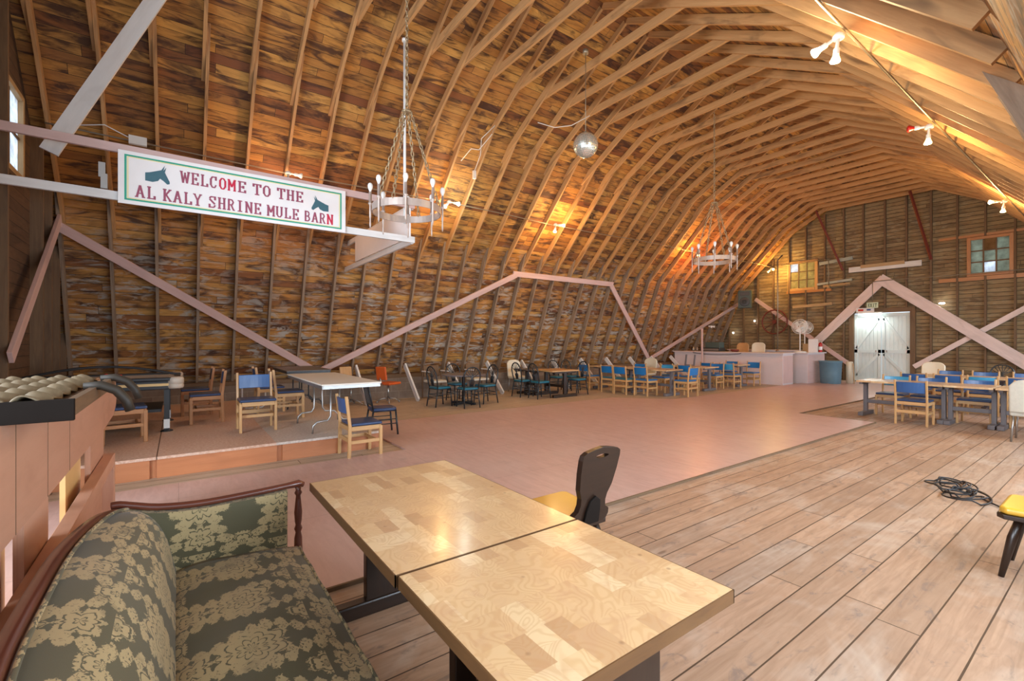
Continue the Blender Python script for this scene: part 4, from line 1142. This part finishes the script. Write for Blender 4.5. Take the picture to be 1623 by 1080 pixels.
# frame rails the sign is fixed to
for z, lb in ((3.705, 'upper pink rail of the frame holding the welcome sign'), (3.145, 'lower white rail of the frame holding the welcome sign')):
    m = MB(); m.bar((SXP - .03, YN + .14, z + .05), (SXP - .03, 3.13, z), .045, .10); tag(m.build('frame_rail', 'pink' if z > 3.5 else 'white', bevel=.003), lb, 'rail')
    m = MB(); m.bar((SXP - .05, 3.10, z - .01), (-11.0 if z < 3.5 else -10.55, 3.10, z - .02), .045, .10); tag(m.build('frame_rail', 'white', bevel=.003), ('upper' if z > 3.5 else 'lower') + ' white rail running from the sign frame corner back to the left wall', 'rail')
t = thing('side_panel', 'plain white panel behind the nearest chandelier, at right angles to the welcome sign', 'panel', (-8.4, 3.05, 3.15))
m = MB(); m.box(-1.45, 1.38, -.012, .012, .03, .53); m.build('board', 'signwhite', t)
t = thing('welcome_sign', 'long white sign reading WELCOME TO THE AL KALY SHRINE MULE BARN with two mule heads', 'sign', (SXP, (y0 + y1) / 2, (zt + zb) / 2))
def Ls(o): o.location = (-SXP, -(y0 + y1) / 2, -(zt + zb) / 2); return o
m = MB(); m.box(SXP, SXP + .02, y0, y1, zb, zt); Ls(m.build('board', 'signwhite', t, bevel=.002))
xf = SXP + .02
def frame(name, ins, w_, mat):
    m = MB(); a, b, c, d = y0 + ins, y1 - ins, zb + ins * .75, zt - ins * .75
    m.box(xf - .001, xf + .002, a, b, d - w_, d); m.box(xf - .001, xf + .002, a, b, c, c + w_); m.box(xf - .001, xf + .002, a, a + w_, c + w_, d - w_); m.box(xf - .001, xf + .002, b - w_, b, c + w_, d - w_)
    Ls(m.build(name, mat, t))
frame('green_border', .058, .020, 'signgreen'); frame('yellow_border', .082, .013, 'signyellow')
UP, RT, NN = (0, 0, 1), (0, 1, 0), (1, 0, 0)
write('WELC', (xf, .02, 3.445), RT, UP, NN, .395, .15, 'signred', t, Ls)
write('OM', (xf, .42, 3.445), RT, UP, NN, .20, .15, 'signred2', t, Ls)
write('E TO THE', (xf, .625, 3.445), RT, UP, NN, .815, .15, 'signred', t, Ls)
write('AL KALY SHRINE MULE BAR', (xf, -.41, 3.19), RT, UP, NN, 2.15, .15, 'signred', t, Ls)
write('N', (xf, 1.742, 3.19), RT, UP, NN, .105, .15, 'signred2', t, Ls)
mule = [(0, .02), (.30, 0), (.52, .10), (.60, .24), (.74, .14), (.90, -.02), (1.0, .02), (1.0, .14), (.88, .42), (.80, .62), (.86, .90), (.74, .70), (.80, 1.0), (.66, .72), (.40, .60), (.18, .50), (0, .45)]
def muleat(ya, yb, za, zb_, flip):
    P = [((1 - a) if flip else a, b) for a, b in mule]
    if not flip: P = list(reversed(P))
    m = MB(); m.prism([(ya + (yb - ya) * a, za + (zb_ - za) * b) for a, b in P], lambda a, b, tt: (tt, a, b), xf, xf + .003); Ls(m.build('mule_head', 'signmule', t))
muleat(-.318, -.085, 3.40, 3.62, False); muleat(1.538, 1.768, 3.37, 3.58, True)
m = MB(); m.lathe([(.023, 0), (.023, 3.0)], (-7.12, 3.0, 3.42), 12); m.lathe([(.045, 0), (.045, .04)], (-7.12, 3.0, 6.40), 12)
tag(m.build('support_pole', 'whitemetal'), 'slim white pole from the roof down to the sign frame, behind the nearest chandelier', 'pole')
m = MB(); m.bar((-7.5, -1.22, 3.70), (-7.5, .05, 6.55), .04, .17, up=(0, -1, .45)); tag(m.build('hanging_plank', 'white'), 'bare pale plank slanting down from the roof to the sign rail', 'plank')
m = MB(); m.box(-7.06, -7.02, -.72, -.66, 3.25, 3.42); m.box(-7.05, -7.03, -.74, -.68, 3.38, 3.55); tag(m.build('hook_bracket', 'steel'), 'small dangling metal bracket at the left end of the welcome sign', 'bracket')

# ------------------------------------------------------------------ painted diagonal braces
def onrib(y, z): # point just inside the lower boards of the left ribs
    a, b = PL[0], PL[1]; k = (z - a[1]) / (b[1] - a[1]); return (a[0] + (b[0] - a[0]) * k + .05, y, z)
nl = (.93, 0, -.37)
for (a, b, lb) in [((-1.66, 3.42), (2.58, .80), 'long pink diagonal brace coming down the left wall behind the stage chairs'),
                   ((2.76, .80), (7.75, 3.36), 'long pink diagonal brace rising to the right over the orange chair'),
                   ((7.62, 3.38), (11.75, 3.38), 'level pink brace on the left wall between two diagonal braces'),
                   ((11.68, 3.34), (14.95, .80), 'pink diagonal brace coming down behind the blue chairs'),
                   ((15.1, .80), (20.2, 3.18), 'pink diagonal brace rising to the loudspeaker in the far corner')]:
    m = MB(); m.bar(onrib(*a), onrib(*b), .045, .15, up=Vector((0, b[0] - a[0], b[1] - a[1])).cross(Vector(nl)))
    tag(m.build('diagonal_brace', 'pink', bevel=.003), lb, 'brace')
m = MB(); m.bar((-10.45, YN + .18, 3.5), (-7.7, YN + .18, 1.30), .045, .16); tag(m.build('diagonal_brace', 'pink', bevel=.003), 'pink diagonal brace on the near end wall at the left edge of the photo', 'brace')
YB = YF - .13
def fb(p, q, w_, mat, lb, name='diagonal_brace', cat='brace', dy=0., th=.045):
    m = MB(); m.bar((p[0], YB - dy, p[1]), (q[0], YB - dy, q[1]), th, w_); return tag(m.build(name, mat, bevel=.003), lb, cat)
fb((-7.62, 1.38), (-5.42, 3.72), .30, 'pink_far', 'wide pale pink beam rising left of the white door to the apex', dy=.05)
fb((-5.55, 3.72), (-1.2, .12), .34, 'pink_far', 'wide pale pink beam running down from the apex across the right of the far wall', dy=.10)
fb((-4.62, .60), (-1.2, 3.10), .15, 'pink_far', 'narrow white beam crossing the wide pink beam right of the door', dy=.0)
fb((-9.95, 3.30), (-6.50, .62), .15, 'pink', 'pink diagonal beam from the loudspeaker down behind the fans', dy=.0)
fb((-6.50, 4.13), (-4.42, 4.13), .19, 'white', 'pale board fixed level above the apex of the pink beams', 'board', 'board')
fb((-6.12, 4.21), (-4.86, 4.21), .12, 'plank', 'shorter bare wood board on the pale board above the apex', 'board', 'board', dy=.045)
fb((-7.48, 4.50), (-6.38, 4.58), .12, 'greyboard', 'grey-green board right of the left far window', 'board', 'board')
fb((-7.55, 3.70), (-6.4, 3.78), .09, 'greyboard', 'thin grey-green board below the grey board by the left far window', 'board', 'board')
fb((-7.33, 3.60), (-6.45, 3.62), .10, 'plank', 'ochre board end below the left far window', 'board', 'board', dy=.045)
fb((-8.45, 2.86), (-7.05, 2.92), .11, 'plank', 'ochre horizontal board below the left far window', 'board', 'board', dy=.0)
for p, q, lb in [((-7.40, YF - .7, 6.50), (-6.68, YB - .05, 4.15), 'dark red prop slanting from the roof to the far wall, left one'), ((-4.60, YF - .7, 6.50), (-4.17, YB - .05, 4.2), 'dark red prop slanting from the roof to the far wall, right one')]:
    m = MB(); m.bar(p, q, .06, .06); tag(m.build('roof_prop', 'darkred'), lb, 'prop')

# ------------------------------------------------------------------ white double door
d1 = thing('door_1', None, None, ((DX0 + DX1) / 2, YF, 0)); d1['kind'] = 'structure'
wd = (DX1 - DX0) / 2
for s in (-1, 1):
    cx = s * wd / 2; m = MB(); nbd = 7; bw = (wd - .01) / nbd
    for i in range(nbd): m.box(cx - wd / 2 + .005 + i * bw + .002, cx - wd / 2 + .005 + (i + 1) * bw - .002, -.02, .01, .03, DZ - .02)
    lf = m.build('door_leaf', 'doorwhite', d1, bevel=.002)
    m = MB(); a, b = cx - wd / 2 + .01, cx + wd / 2 - .01; yb = (-.045, -.02)
    for z0, z1 in ((.03, .15), (1.05, 1.17), (DZ - .14, DZ - .02)): m.box(a, b, *yb, z0, z1)
    m.box(a, a + .09, *yb, .15, DZ - .14); m.box(b - .09, b, *yb, .15, DZ - .14)
    inn, outx = (b - .06, a + .06) if s < 0 else (a + .06, b - .06)
    m.bar((inn, -.033, DZ - .20), (outx, -.033, 1.20), .024, .09); m.bar((inn, -.033, 1.02), (outx, -.033, .2), .024, .09)
    m.build('door_brace', 'doorwhite', lf, bevel=.002)
    m = MB(); m.box(cx - s * .25 - .015, cx - s * .25 + .015, -.06, -.045, 1.08, 1.15); m.build('door_bolt', 'steel', lf)
# exit sign, banner and tube light above the door
t = thing('exit_sign', 'small green-white EXIT sign hanging above the white door', 'exit sign', (-5.70, YB - .28, 2.76))
m = MB(); m.box(-.165, .165, -.02, .02, -.10, .10); m.build('box', 'exitgreen', t, bevel=.004)
write('EXIT', (-.13, -.02, -.065), (1, 0, 0), UP, (0, -1, 0), .27, .13, 'exitdark', t)
m = MB(); m.tube([(0, 0, .10), (0, 0, .92)], .012, 8); m.build('hanging_rod', 'conduit', t)
t = thing('tube_light', 'lit fluorescent strip light over the top of the white door', 'light', (-5.82, YB - .10, 2.46))
m = MB(); m.box(-.36, .36, -.04, .04, .02, .06); m.build('housing', 'whitemetal', t)
m = MB(); m.tube([(-.34, 0, 0), (.34, 0, 0)], .02, 10); m.build('tube', 'tubelight', t)
area('tube_light_glow', (-5.82, YB - .15, 2.43), (0, -.3, -1), 0.7, .06, 9, (.9, 1, .95))
t = thing('banner', 'small white banner with a red and a blue block left of the EXIT sign', 'banner', (-5.96, YB - .10, 2.602))
m = MB(); m.box(-.28, .26, -.006, .006, -.08, .08); m.build('cloth', 'signwhite', t)
m = MB(); m.box(-.22, -.06, -.010, -.006, -.03, .04); m.build('red_block', 'red', t)
m = MB(); m.box(.04, .16, -.010, -.006, -.02, .04); m.build('blue_block', 'blue', t)

# ------------------------------------------------------------------ ring chandeliers
def chain_pts(a, b):
    a, b = Vector(a), Vector(b); L = (b - a).length; n = max(2, int(L / .062)); return [(a.lerp(b, (i + .5) / n)) for i in range(n)], (b - a).normalized()
def add_chain(m, a, b, lk=.036, r=.0075, n=10, s=5):
    P, d = chain_pts(a, b); x = d.cross(Vector((0, 1, .01))).normalized(); y = d.cross(x)
    for i, p in enumerate(P):
        u = x if i % 2 else y
        m.tube([p + d * lk * math.cos(q * 2 * PI / n) * 1.15 + u * lk * .5 * math.sin(q * 2 * PI / n) for q in range(n)], r, s, closed=True)
def make_chandelier():
    t = thing('ring_chandelier', 'x', 'chandelier')
    Rr = .43; m = MB(); n = 48
    R = []
    for i in range(n + 1):
        a = 2 * PI * i / n; c_, s_ = math.cos(a), math.sin(a)
        R.append([((Rr - .006) * c_, (Rr - .006) * s_, -.04), ((Rr + .006) * c_, (Rr + .006) * s_, -.04), ((Rr + .006) * c_, (Rr + .006) * s_, .05), ((Rr - .006) * c_, (Rr - .006) * s_, .05)])
    m.rings(R, caps=False, smooth=False); m.build('iron_ring', 'ironlight', t)
    for i in range(8):
        a = 2 * PI * i / 8 + .35; c_, s_ = (Rr + .025) * math.cos(a), (Rr + .025) * math.sin(a)
        m = MB(); m.lathe([(.006, -.24), (.012, -.2), (.008, -.12), (.014, -.09), (.012, .05), (.026, .07), (.028, .08), (.018, .085), (.017, .22), (.014, .225)], (c_, s_, 0), 10)
        cd = m.build('candle_holder', 'ironlight', t)
        m = MB(); m.lathe([(.012, .22), (.016, .24), (.030, .275), (.033, .30), (.026, .325), (.01, .338)], (c_, s_, 0), 12); m.build('bulb', 'bulboff', cd)
    for i in range(4):
        m = MB(); a = 2 * PI * i / 4 + PI / 4; add_chain(m, (Rr * math.cos(a), Rr * math.sin(a), .05), (.05 * math.cos(a), .05 * math.sin(a), 1.28)); m.build('ring_chain', 'chain', t)
    m = MB(); m.lathe([(.01, 1.26), (.07, 1.27), (.07, 1.29), (.01, 1.31)], n=12); add_chain(m, (0, 0, 1.31), (0, 0, 3.28)); m.build('hanging_chain', 'chain', t)
    return t
ch = Kind(make_chandelier)
ch((-5.6, 2.39, 3.17), 0, 'ring chandelier with white candle bulbs hanging right beside the welcome sign')
ch((-5.6, 9.61, 3.27), .2, 'ring chandelier farther back, hanging before the far gable wall')
# mirror ball
t = thing('mirror_ball', 'silver mirror ball hanging on a thin wire from the roof', 'mirror ball', (-5.6, 5.62, 4.83))
m = MB(); n = 36; Rb = .21
for i in range(18):
    a0, a1 = -PI / 2 + PI * (i + .04) / 18, -PI / 2 + PI * (i + .96) / 18; nn = max(6, int(n * math.cos((a0 + a1) / 2)))
    for k in range(nn):
        b0, b1 = 2 * PI * (k + .03) / nn, 2 * PI * (k + .97) / nn; j = random.uniform(.997, 1.004)
        f = lambda a, b: (Rb * j * math.cos(a) * math.cos(b), Rb * j * math.cos(a) * math.sin(b), Rb * j * math.sin(a))
        m.face([f(a0, b0), f(a0, b1), f(a1, b1), f(a1, b0)])
g = G('mirror_facets'); g.done((.86, .92, .84), .22, .75); M['mirror'] = g.m
m.build('mirror_facets', 'mirror', t)
m = MB(); m.ball((0, 0, 0), Rb * .985, 24); m.build('core', 'steel', t)
m = MB(); m.tube([(0, 0, .2), (0, 0, 1.62)], .006, 6); m.lathe([(.03, .20), (.03, .23), (.01, .24)], n=10); m.lathe([(.05, 1.56), (.05, 1.63)], n=10); m.build('wire', 'conduit', t)

# ------------------------------------------------------------------ conduits and lamps
t = thing('conduit', 'long thin conduit with lamps running along the left roof slope', 'conduit', (-9.3, 9, 4.6))
pts = [(-9.25, YN + .2, 4.62)] + [(-9.25, y, 4.60 - .03 * math.sin(y * .9)) for y in [0, 1.6, 3.3, 4.9, 6.5, 8.1, 9.7, 11.4, 13, 14.66, 17, 19]] + [(-9.17, YF - .24, 4.56)]
m = MB(); m.tube(pts, .012, 8); o = m.build('tube', 'conduit', t); o.location = (9.3, -9, -4.6)
m = MB(); m.tube([(-9.17, YF - .24, 4.56), (-8.2, YF - .24, 4.62), (-7.25, YF - .24, 4.63), (-7.13, YF - .24, 4.58), (-7.12, YF - .24, 3.62)], .014, 8); m.box(-7.17, -7.07, YF - .27, YF - .21, 3.52, 3.62); o = m.build('wall_run', 'conduit', t); o.location = (9.3, -9, -4.6)
m = MB(); m.tube([(-7.12, YF - .30, 3.57), (-6.3, YF - .30, 3.60), (-5.2, YF - .30, 3.62), (-3.6, YF - .30, 3.60), (-1.2, YF - .30, 3.60)], .013, 8); tag(m.build('conduit', 'conduit'), 'thin pale conduit running level across the far wall below the right window', 'conduit')
m = MB(); m.tube([(-1.75, y, 4.60) for y in [YN + .2, 2, 4, 5.35, 7, 8.65, 10, 12, 14.6, 17, YF - .12]], .014, 8); tag(m.build('conduit', 'conduit'), 'long conduit carrying bright lamps along the right roof slope', 'conduit')
m = MB(); m.tube([(-7.80, 17.55, 1.12), (-7.80, 17.55, 4.4), (-7.80, 17.9, 4.62)], .022, 8); m.lathe([(.07, 0), (.06, .04), (.03, .07)], (-7.80, 17.55, 1.10), 12)
tag(m.build('steel_pole', 'conduit'), 'thin steel pole rising from the back counter to the far lamp', 'pole')
def lamp(x, y, z, dirs, lits, label, power=34, col=(1, .58, .22)):
    t = thing('lamp_fixture', label, 'lamp', (x, y, z))
    m = MB(); m.lathe([(.05, -.03), (.055, 0), (.03, .03)], n=12); m.build('junction_box', 'whitemetal', t)
    for d, l in zip(dirs, lits):
        d = Vector(d).normalized(); m = MB(); m.lathe([(.016, .02), (.016, .10), (.028, .11), (.028, .16)], axis=d, n=10); so = m.build('socket', 'whitemetal', t)
        m = MB(); m.lathe([(.024, .155), (.028, .175), (.046, .215), (.048, .228), (.036, .242), (.005, .248)], axis=d, n=14)
        m.build('bulb', {1: 'bulb', 2: 'bulbwhite', 3: 'red', 4: 'redlit', 0: 'bulboff'}[l], so)
        if l == 4: point('red_lamp_light', Vector((x, y, z)) + d * .34, 22, (1, .06, .03), .05)
        if l in (1, 2):
            p = Vector((x, y, z)) + d * .36; point('lamp_light', p, power if l == 1 else power * .5, col if l == 1 else (.85, 1, .9), .07)
lamp(-9.18, 1.62, 4.56, [(.3, 0, -1), (.2, .9, -.1)], [1, 0], 'glowing lamp on the left conduit just above the welcome sign', 30, (1, .55, .3))
lamp(-9.18, 4.93, 4.62, [(.5, .5, -.2), (.3, -.6, -.6)], [2, 1], 'double lamp on the left conduit right beside the nearest chandelier', 36)
lamp(-9.18, 8.10, 4.58, [(.5, .6, -.1), (.2, -.3, -.9)], [1, 1], 'double lamp on the left conduit above the level pink brace', 40)
lamp(-9.18, 14.66, 4.55, [(.5, -.5, -.4), (.2, .5, -.8)], [1, 4], 'lamp with a red bulb on the left conduit behind the far chandelier', 70, (1, .5, .14))
lamp(-9.12, 20.0, 4.50, [(.4, -.5, -.2), (-.4, -.5, -.6)], [1, 0], 'lamp at the far left corner beside the left far window', 65, (1, .58, .14))
lamp(-1.80, 5.35, 4.55, [(-.2, .2, -1), (-.9, -.2, -.4)], [1, 2], 'brightest double lamp on the right conduit, nearest the camera', 58, (1, .68, .32))
lamp(-1.80, 8.65, 4.55, [(-.1, .2, -1), (-.9, -.3, .1)], [1, 3], 'lamp with one red bulb on the right conduit, second from the camera', 58, (1, .66, .26))
lamp(-1.80, 14.62, 4.55, [(-.1, .1, -1), (-.9, -.2, .1)], [1, 1], 'farthest double lamp on the right conduit by the right window', 60, (1, .62, .24))
# loose wires on the ribs
m = MB(); m.tube([(-8.6, 4.9, 5.35), (-8.35, 5.0, 5.55), (-8.2, 5.1, 5.50), (-8.0, 5.25, 5.75), (-8.15, 5.4, 5.9), (-7.9, 5.3, 5.95), (-8.1, 5.1, 5.7), (-8.3, 5.2, 5.45), (-8.45, 5.15, 5.15)], .009, 6)
m.box(-8.5, -8.44, 5.12, 5.18, 4.98, 5.15); tag(m.build('loose_wire', 'wire'), 'tangle of white wire hanging from a rib left of the mirror ball', 'wire')
m = MB(); m.tube([(-7.6, 6.2, 6.15), (-7.4, 6.5, 6.05), (-7.2, 6.8, 6.1), (-6.95, 7.1, 6.3)], .009, 6); tag(m.build('loose_wire', 'wire'), 'short drooping white wire between ribs just left of the mirror ball cable', 'wire')
m = MB(); m.tube([(-9.25, -.55, 4.62), (-9.2, -.9, 4.75), (-9.3, -1.2, 4.7)], .008, 6); m.box(-9.26, -9.20, -.62, -.40, 4.55, 4.68); tag(m.build('junction_box', 'whitemetal'), 'small pale junction box on the left conduit above the sign frame', 'junction box')

# ------------------------------------------------------------------ bar at the far end
CH = 1.07
t = thing('bar_counter', 'long lavender-white bar counter across the far left corner', 'bar', (-9.0, 16.6, 0))
def B(o): o.location = (9.0, -16.6, 0); return o
m = MB(); m.box(-11.2, -7.12, 16.30, 16.34, 0, CH - .03); B(m.build('front_panel', 'counter', t))
m = MB(); m.box(-7.12, -7.08, 16.30, 17.05, 0, CH - .03); B(m.build('end_panel', 'counter', t))
m = MB(); m.box(-7.08, -7.068, 16.33, 17.02, .06, CH - .09); B(m.build('end_moulding', 'pink', t))
m = MB(); m.box(-11.25, -7.04, 16.24, 17.1, CH - .03, CH + .01); B(m.build('countertop', 'counter', t, bevel=.006))
t = thing('bar_counter', 'short pink-sided bar counter block behind the blue-grey bin', 'bar', (-7.1, 18.2, 0))
m = MB(); m.box(-7.40, -6.80, 17.50, 18.9, 0, CH - .03); o = m.build('body', 'counter', t); o.location = (7.1, -18.2, 0)
m = MB(); m.box(-6.80, -6.785, 17.52, 18.88, .04, CH - .06); o = m.build('side_board', 'pink', t); o.location = (7.1, -18.2, 0)
m = MB(); m.box(-7.46, -6.74, 17.42, 18.95, CH - .03, CH + .01); o = m.build('countertop', 'counter', t, bevel=.006); o.location = (7.1, -18.2, 0)
t = thing('back_counter', 'pale back counter behind the bar under the red wheel', 'counter', (-9.0, 18.9, 0))
m = MB(); m.box(-10.2, -7.46, 18.6, 19.2, 0, CH + .03); o = m.build('body', 'counter', t); o.location = (9, -18.9, 0)
m = MB(); m.box(-10.25, -7.46, 18.55, 19.25, CH + .03, CH + .07); o = m.build('countertop', 'counter', t); o.location = (9, -18.9, 0)
m = MB(); m.tube([(-9.4 + .26 * 0 + .95 * math.sin(PI * (i / 12 - .5)), 16.235, CH - .02 - .07 * math.cos(PI * (i / 12 - .5))) for i in range(13)], .010, 6)
tag(m.build('cable', 'cable'), 'dark cable drooping along the front edge of the bar counter', 'cable')
# things on the bar
t = thing('amplifier', 'dark stack of sound gear at the left end of the bar', 'sound equipment', (-9.85, 16.75, CH + .01))
m = MB(); m.box(-.38, .42, -.2, .2, 0, .14); m.build('rack_unit', 'blackplastic', t, bevel=.01)
m = MB(); m.box(-.2, .38, -.15, .2, .14, .36); m.build('cabinet', 'grille', t, bevel=.01)
m = MB(); m.box(-.30, .38, -.206, -.2, .03, .11); m.build('front_plate', 'steel', t)
for i, x in enumerate((-10.62, -10.45)):
    m = MB(); m.lathe([(.04, 0), (.045, .10), (.02, .13), (.02, .17)], (x, 16.7, CH + .01), 12); tag(m.build('bottle', 'steel'), ['small grey bottle at the far left end of the bar', 'small grey bottle beside the sound gear on the bar'][i], 'bottle')
shell((-9.30, 17.75, 0), S_, 'tan padded bar stool behind the bar, left of the white one', c='oak', lift=.48)
shell((-8.68, 17.8, 0), S_ + .15, 'white padded bar stool behind the bar, beside the steel pole', c='cream', lift=.5)
m = MB(); m.lathe([(.10, 0), (.14, .04), (.15, .08), (.12, .09)], (-8.95, 16.75, CH + .01), 18); tag(m.build('bowl', 'darkred'), 'dark red bowl on the bar in front of the pale chairs', 'bowl')
def fan_(loc, label, hz, r, hx=0, tilt=(0, -1, .1), basez=0):
    t = thing('pedestal_fan', label, 'fan', loc); d = Vector(tilt).normalized(); c = Vector((hx, 0, hz))
    m = MB(); m.tube([(0, 0, .03), (0, 0, hz - .12), (hx * .5, 0, hz - .05), (hx, .05, hz)], .018, 8); m.build('pole', 'whitemetal', t)
    m = MB(); m.lathe([(.20, 0), (.19, .025), (.03, .05)], n=20); m.build('base', 'whitemetal', t)
    m = MB(); m.lathe([(.05, -.02), (.07, -.10), (.05, -.18), (.01, -.2)], c, 14, axis=d); m.build('motor', 'whitemetal', t)
    q = Vector((0, 0, 1)).rotation_difference(d); m = MB()
    for k in range(30):
        a = 2 * PI * k / 30
        m.tube([c + q @ Vector((rr * math.cos(a), rr * math.sin(a), zz)) for rr, zz in ((.03, .10), (r * .6, .095), (r * .93, .06), (r, .01), (r * .9, -.05), (r * .4, -.07))], .004, 4)
    for rr, zz in ((r, .01), (r * .96, .05), (r * .7, .09), (.04, .10)): m.tube([c + q @ Vector((rr * math.cos(2 * PI * k / 24), rr * math.sin(2 * PI * k / 24), zz)) for k in range(24)], .006, 5, closed=True)
    m.build('cage', 'whitemetal', t)
    for k in range(3):
        m = MB(); a0 = 2 * PI * k / 3; pts = [(.04, a0 - .2, .0), (r * .8, a0 - .15, .03), (r * .85, a0 + .55, -.02), (.05, a0 + .6, -.02)]
        P = [c + q @ Vector((rr * math.cos(a), rr * math.sin(a), zz)) for rr, a, zz in pts]; n3 = q @ Vector((0, 0, .004))
        m.hexa([p - n3 for p in P] + [p + n3 for p in P]); m.build('blade', 'whitemetal', t)
fan_((-7.14, 17.75, CH + .011), 'white pedestal fan standing on the short bar counter', .91, .26)
fan_((-7.72, 19.6, 0), 'second pale fan behind the white pedestal fan', 2.0, .24, .05, (.5, -.8, .1))
m = MB(); m.box(-7.10, -6.80, 18.33, 18.35, CH + .011, CH + .48); tag(m.build('paper_notice', 'signwhite'), 'white paper notice standing on the short counter by the fire extinguisher', 'notice')
t = thing('fire_extinguisher', 'red fire extinguisher with white label on the short bar counter', 'fire extinguisher', (-6.86, 18.72, CH + .01))
m = MB(); m.lathe([(.055, 0), (.06, .02), (.06, .28), (.045, .33), (.02, .35)], n=16); m.build('cylinder', 'red', t)
m = MB(); m.lathe([(.0612, .08), (.0612, .20)], n=16, caps=False); m.build('label', 'signwhite', t)
m = MB(); m.lathe([(.018, .35), (.018, .38)], n=10); m.bar((-.05, 0, .40), (.06, 0, .42), .02, .02); m.build('valve', 'steel', t)
t = thing('trash_bin', 'round blue-grey bin in front of the short bar counter', 'bin', (-6.36, 18.2, 0))
m = MB(); m.lathe([(.27, 0), (.30, .05), (.315, .40), (.33, .74), (.345, .75), (.345, .80), (.32, .80), (.31, .72)], n=32, caps=False); m.lathe([(.27, .002), (.01, .002)], n=32, caps=False); m.build('barrel', 'bin', t)
t = thing('storage_tube', 'cream cylinder standing to the right of the blue-grey bin', 'cylinder', (-5.98, 18.75, 0))
m = MB(); m.lathe([(.10, 0), (.10, .76), (.08, .77)], n=20); m.build('tube', 'cream', t)
m = MB(); m.bar((-5.80, 18.62, 0), (-5.86, 18.70, .72), .03, .02); tag(m.build('leaning_stick', 'plank'), 'thin wooden stick leaning by the cream cylinder', 'stick')
t = thing('cardboard_box', 'box with a printed picture on the end of the short bar counter', 'box', (-7.25, 18.72, CH + .01))
m = MB(); m.box(-.14, .14, -.12, .12, 0, .30); m.build('carton', 'plank', t)
# red wheel on the far wall
t = thing('wagon_wheel', 'dark red spoked wheel hanging on the far wall behind the fans', 'wheel', (-9.12, YB - .08, 2.28))
m = MB(); m.tube([(.50 * math.cos(2 * PI * k / 40), 0, .50 * math.sin(2 * PI * k / 40)) for k in range(40)], .028, 8, closed=True); m.build('rim', 'darkred', t)
for k in range(10):
    a = 2 * PI * k / 10; m = MB(); m.tube([(.05 * math.cos(a), 0, .05 * math.sin(a)), (.49 * math.cos(a), 0, .49 * math.sin(a))], .012, 6); m.build('spoke', 'darkred', t)
m = MB(); m.lathe([(.07, -.05), (.08, 0), (.07, .05)], axis=(0, 1, 0), n=14); m.build('hub', 'darkred', t)
# loudspeaker in the far corner
t = thing('loudspeaker', 'dark loudspeaker mounted high in the far left corner', 'loudspeaker', (-10.0, 19.55, 2.88)); t.rotation_euler = (0, 0, .35)
m = MB(); m.box(-.25, .25, -.18, .18, 0, .74); m.build('cabinet', 'grille', t, bevel=.02)
m = MB(); m.lathe([(.19, 0), (.19, .015), (.17, .02), (.05, -.01), (.03, .01)], (0, -.18, .26), 24, axis=(0, -1, 0)); m.build('woofer', 'blackplastic', t)
m = MB(); m.box(-.18, .18, -.195, -.18, .52, .68); m.build('horn', 'blackplastic', t, bevel=.008)
m = MB(); m.bar((0, .15, .4), (-.25, .45, .4), .05, .05); m.build('wall_mount', 'black', t)
# small lights on the far wall
for i, (x, z, lb) in enumerate([(-9.95, 2.35, 'small round white light left of the red wheel'), (-10.9, 1.85, 'small white light low in the far left corner'), (-3.9, 2.72, 'oval white light between the pink beams right of the door')]):
    m = MB(); m.ball((x, YB - .06, z), .035 if i < 2 else .05, 12, (1.6 if i == 2 else 1, 1, .6 if i == 2 else 1)); tag(m.build('wall_light', 'tinyled'), lb, 'light')
t = thing('spot_lamp', 'small twin spotlight on the ribs below the loudspeaker', 'lamp', (-10.75, 18.2, 2.1))
for s in (-1, 1):
    m = MB(); m.lathe([(.02, 0), (.03, .03), (.05, .10), (.045, .11)], (0, s * .07, 0), 12, axis=(.8, s * .4, -.2)); m.build('lamp_head', 'whitemetal', t)
m = MB(); m.box(-.1, .02, -.03, .03, -.03, .03); m.build('mount', 'whitemetal', t)
m = MB(); m.bar((-9.75, 15.9, 0), (-9.75, 15.9, 1.95), .05, .05, up=(0, 1, 0)); tag(m.build('support_post', 'pink'), 'thin pale post standing at the left front of the bar', 'post')

# ------------------------------------------------------------------ small things on the right floor
m = MB(); rnd = random.Random(3); pts = []
for i in range(150):
    a = i * .33; k = i / 150; rr = .16 + .05 * math.sin(a * .37) + .03 * math.sin(a * .9)
    pts.append((-1.20 + .26 * k + rr * .8 * math.cos(a), 6.25 + .45 * math.sin(a * .13) * .5 + rr * math.sin(a), .012 + .006 * (i % 7)))
pts += [(-.9, 6.1, .015), (-.72, 5.9, .012), (-.5, 5.3, .012), (-.35, 4.9, .012)]
m.tube(pts, .0075, 6); tag(m.build('coiled_cable', 'cable'), 'loosely coiled black cable on the plank floor near the right edge', 'cable')
m = MB(); m.box(-.53, -.30, 5.60, 5.85, 0, .055); tag(m.build('white_carton', 'signwhite', bevel=.004), 'small flat white box on the floor at the right edge of the photo', 'box')
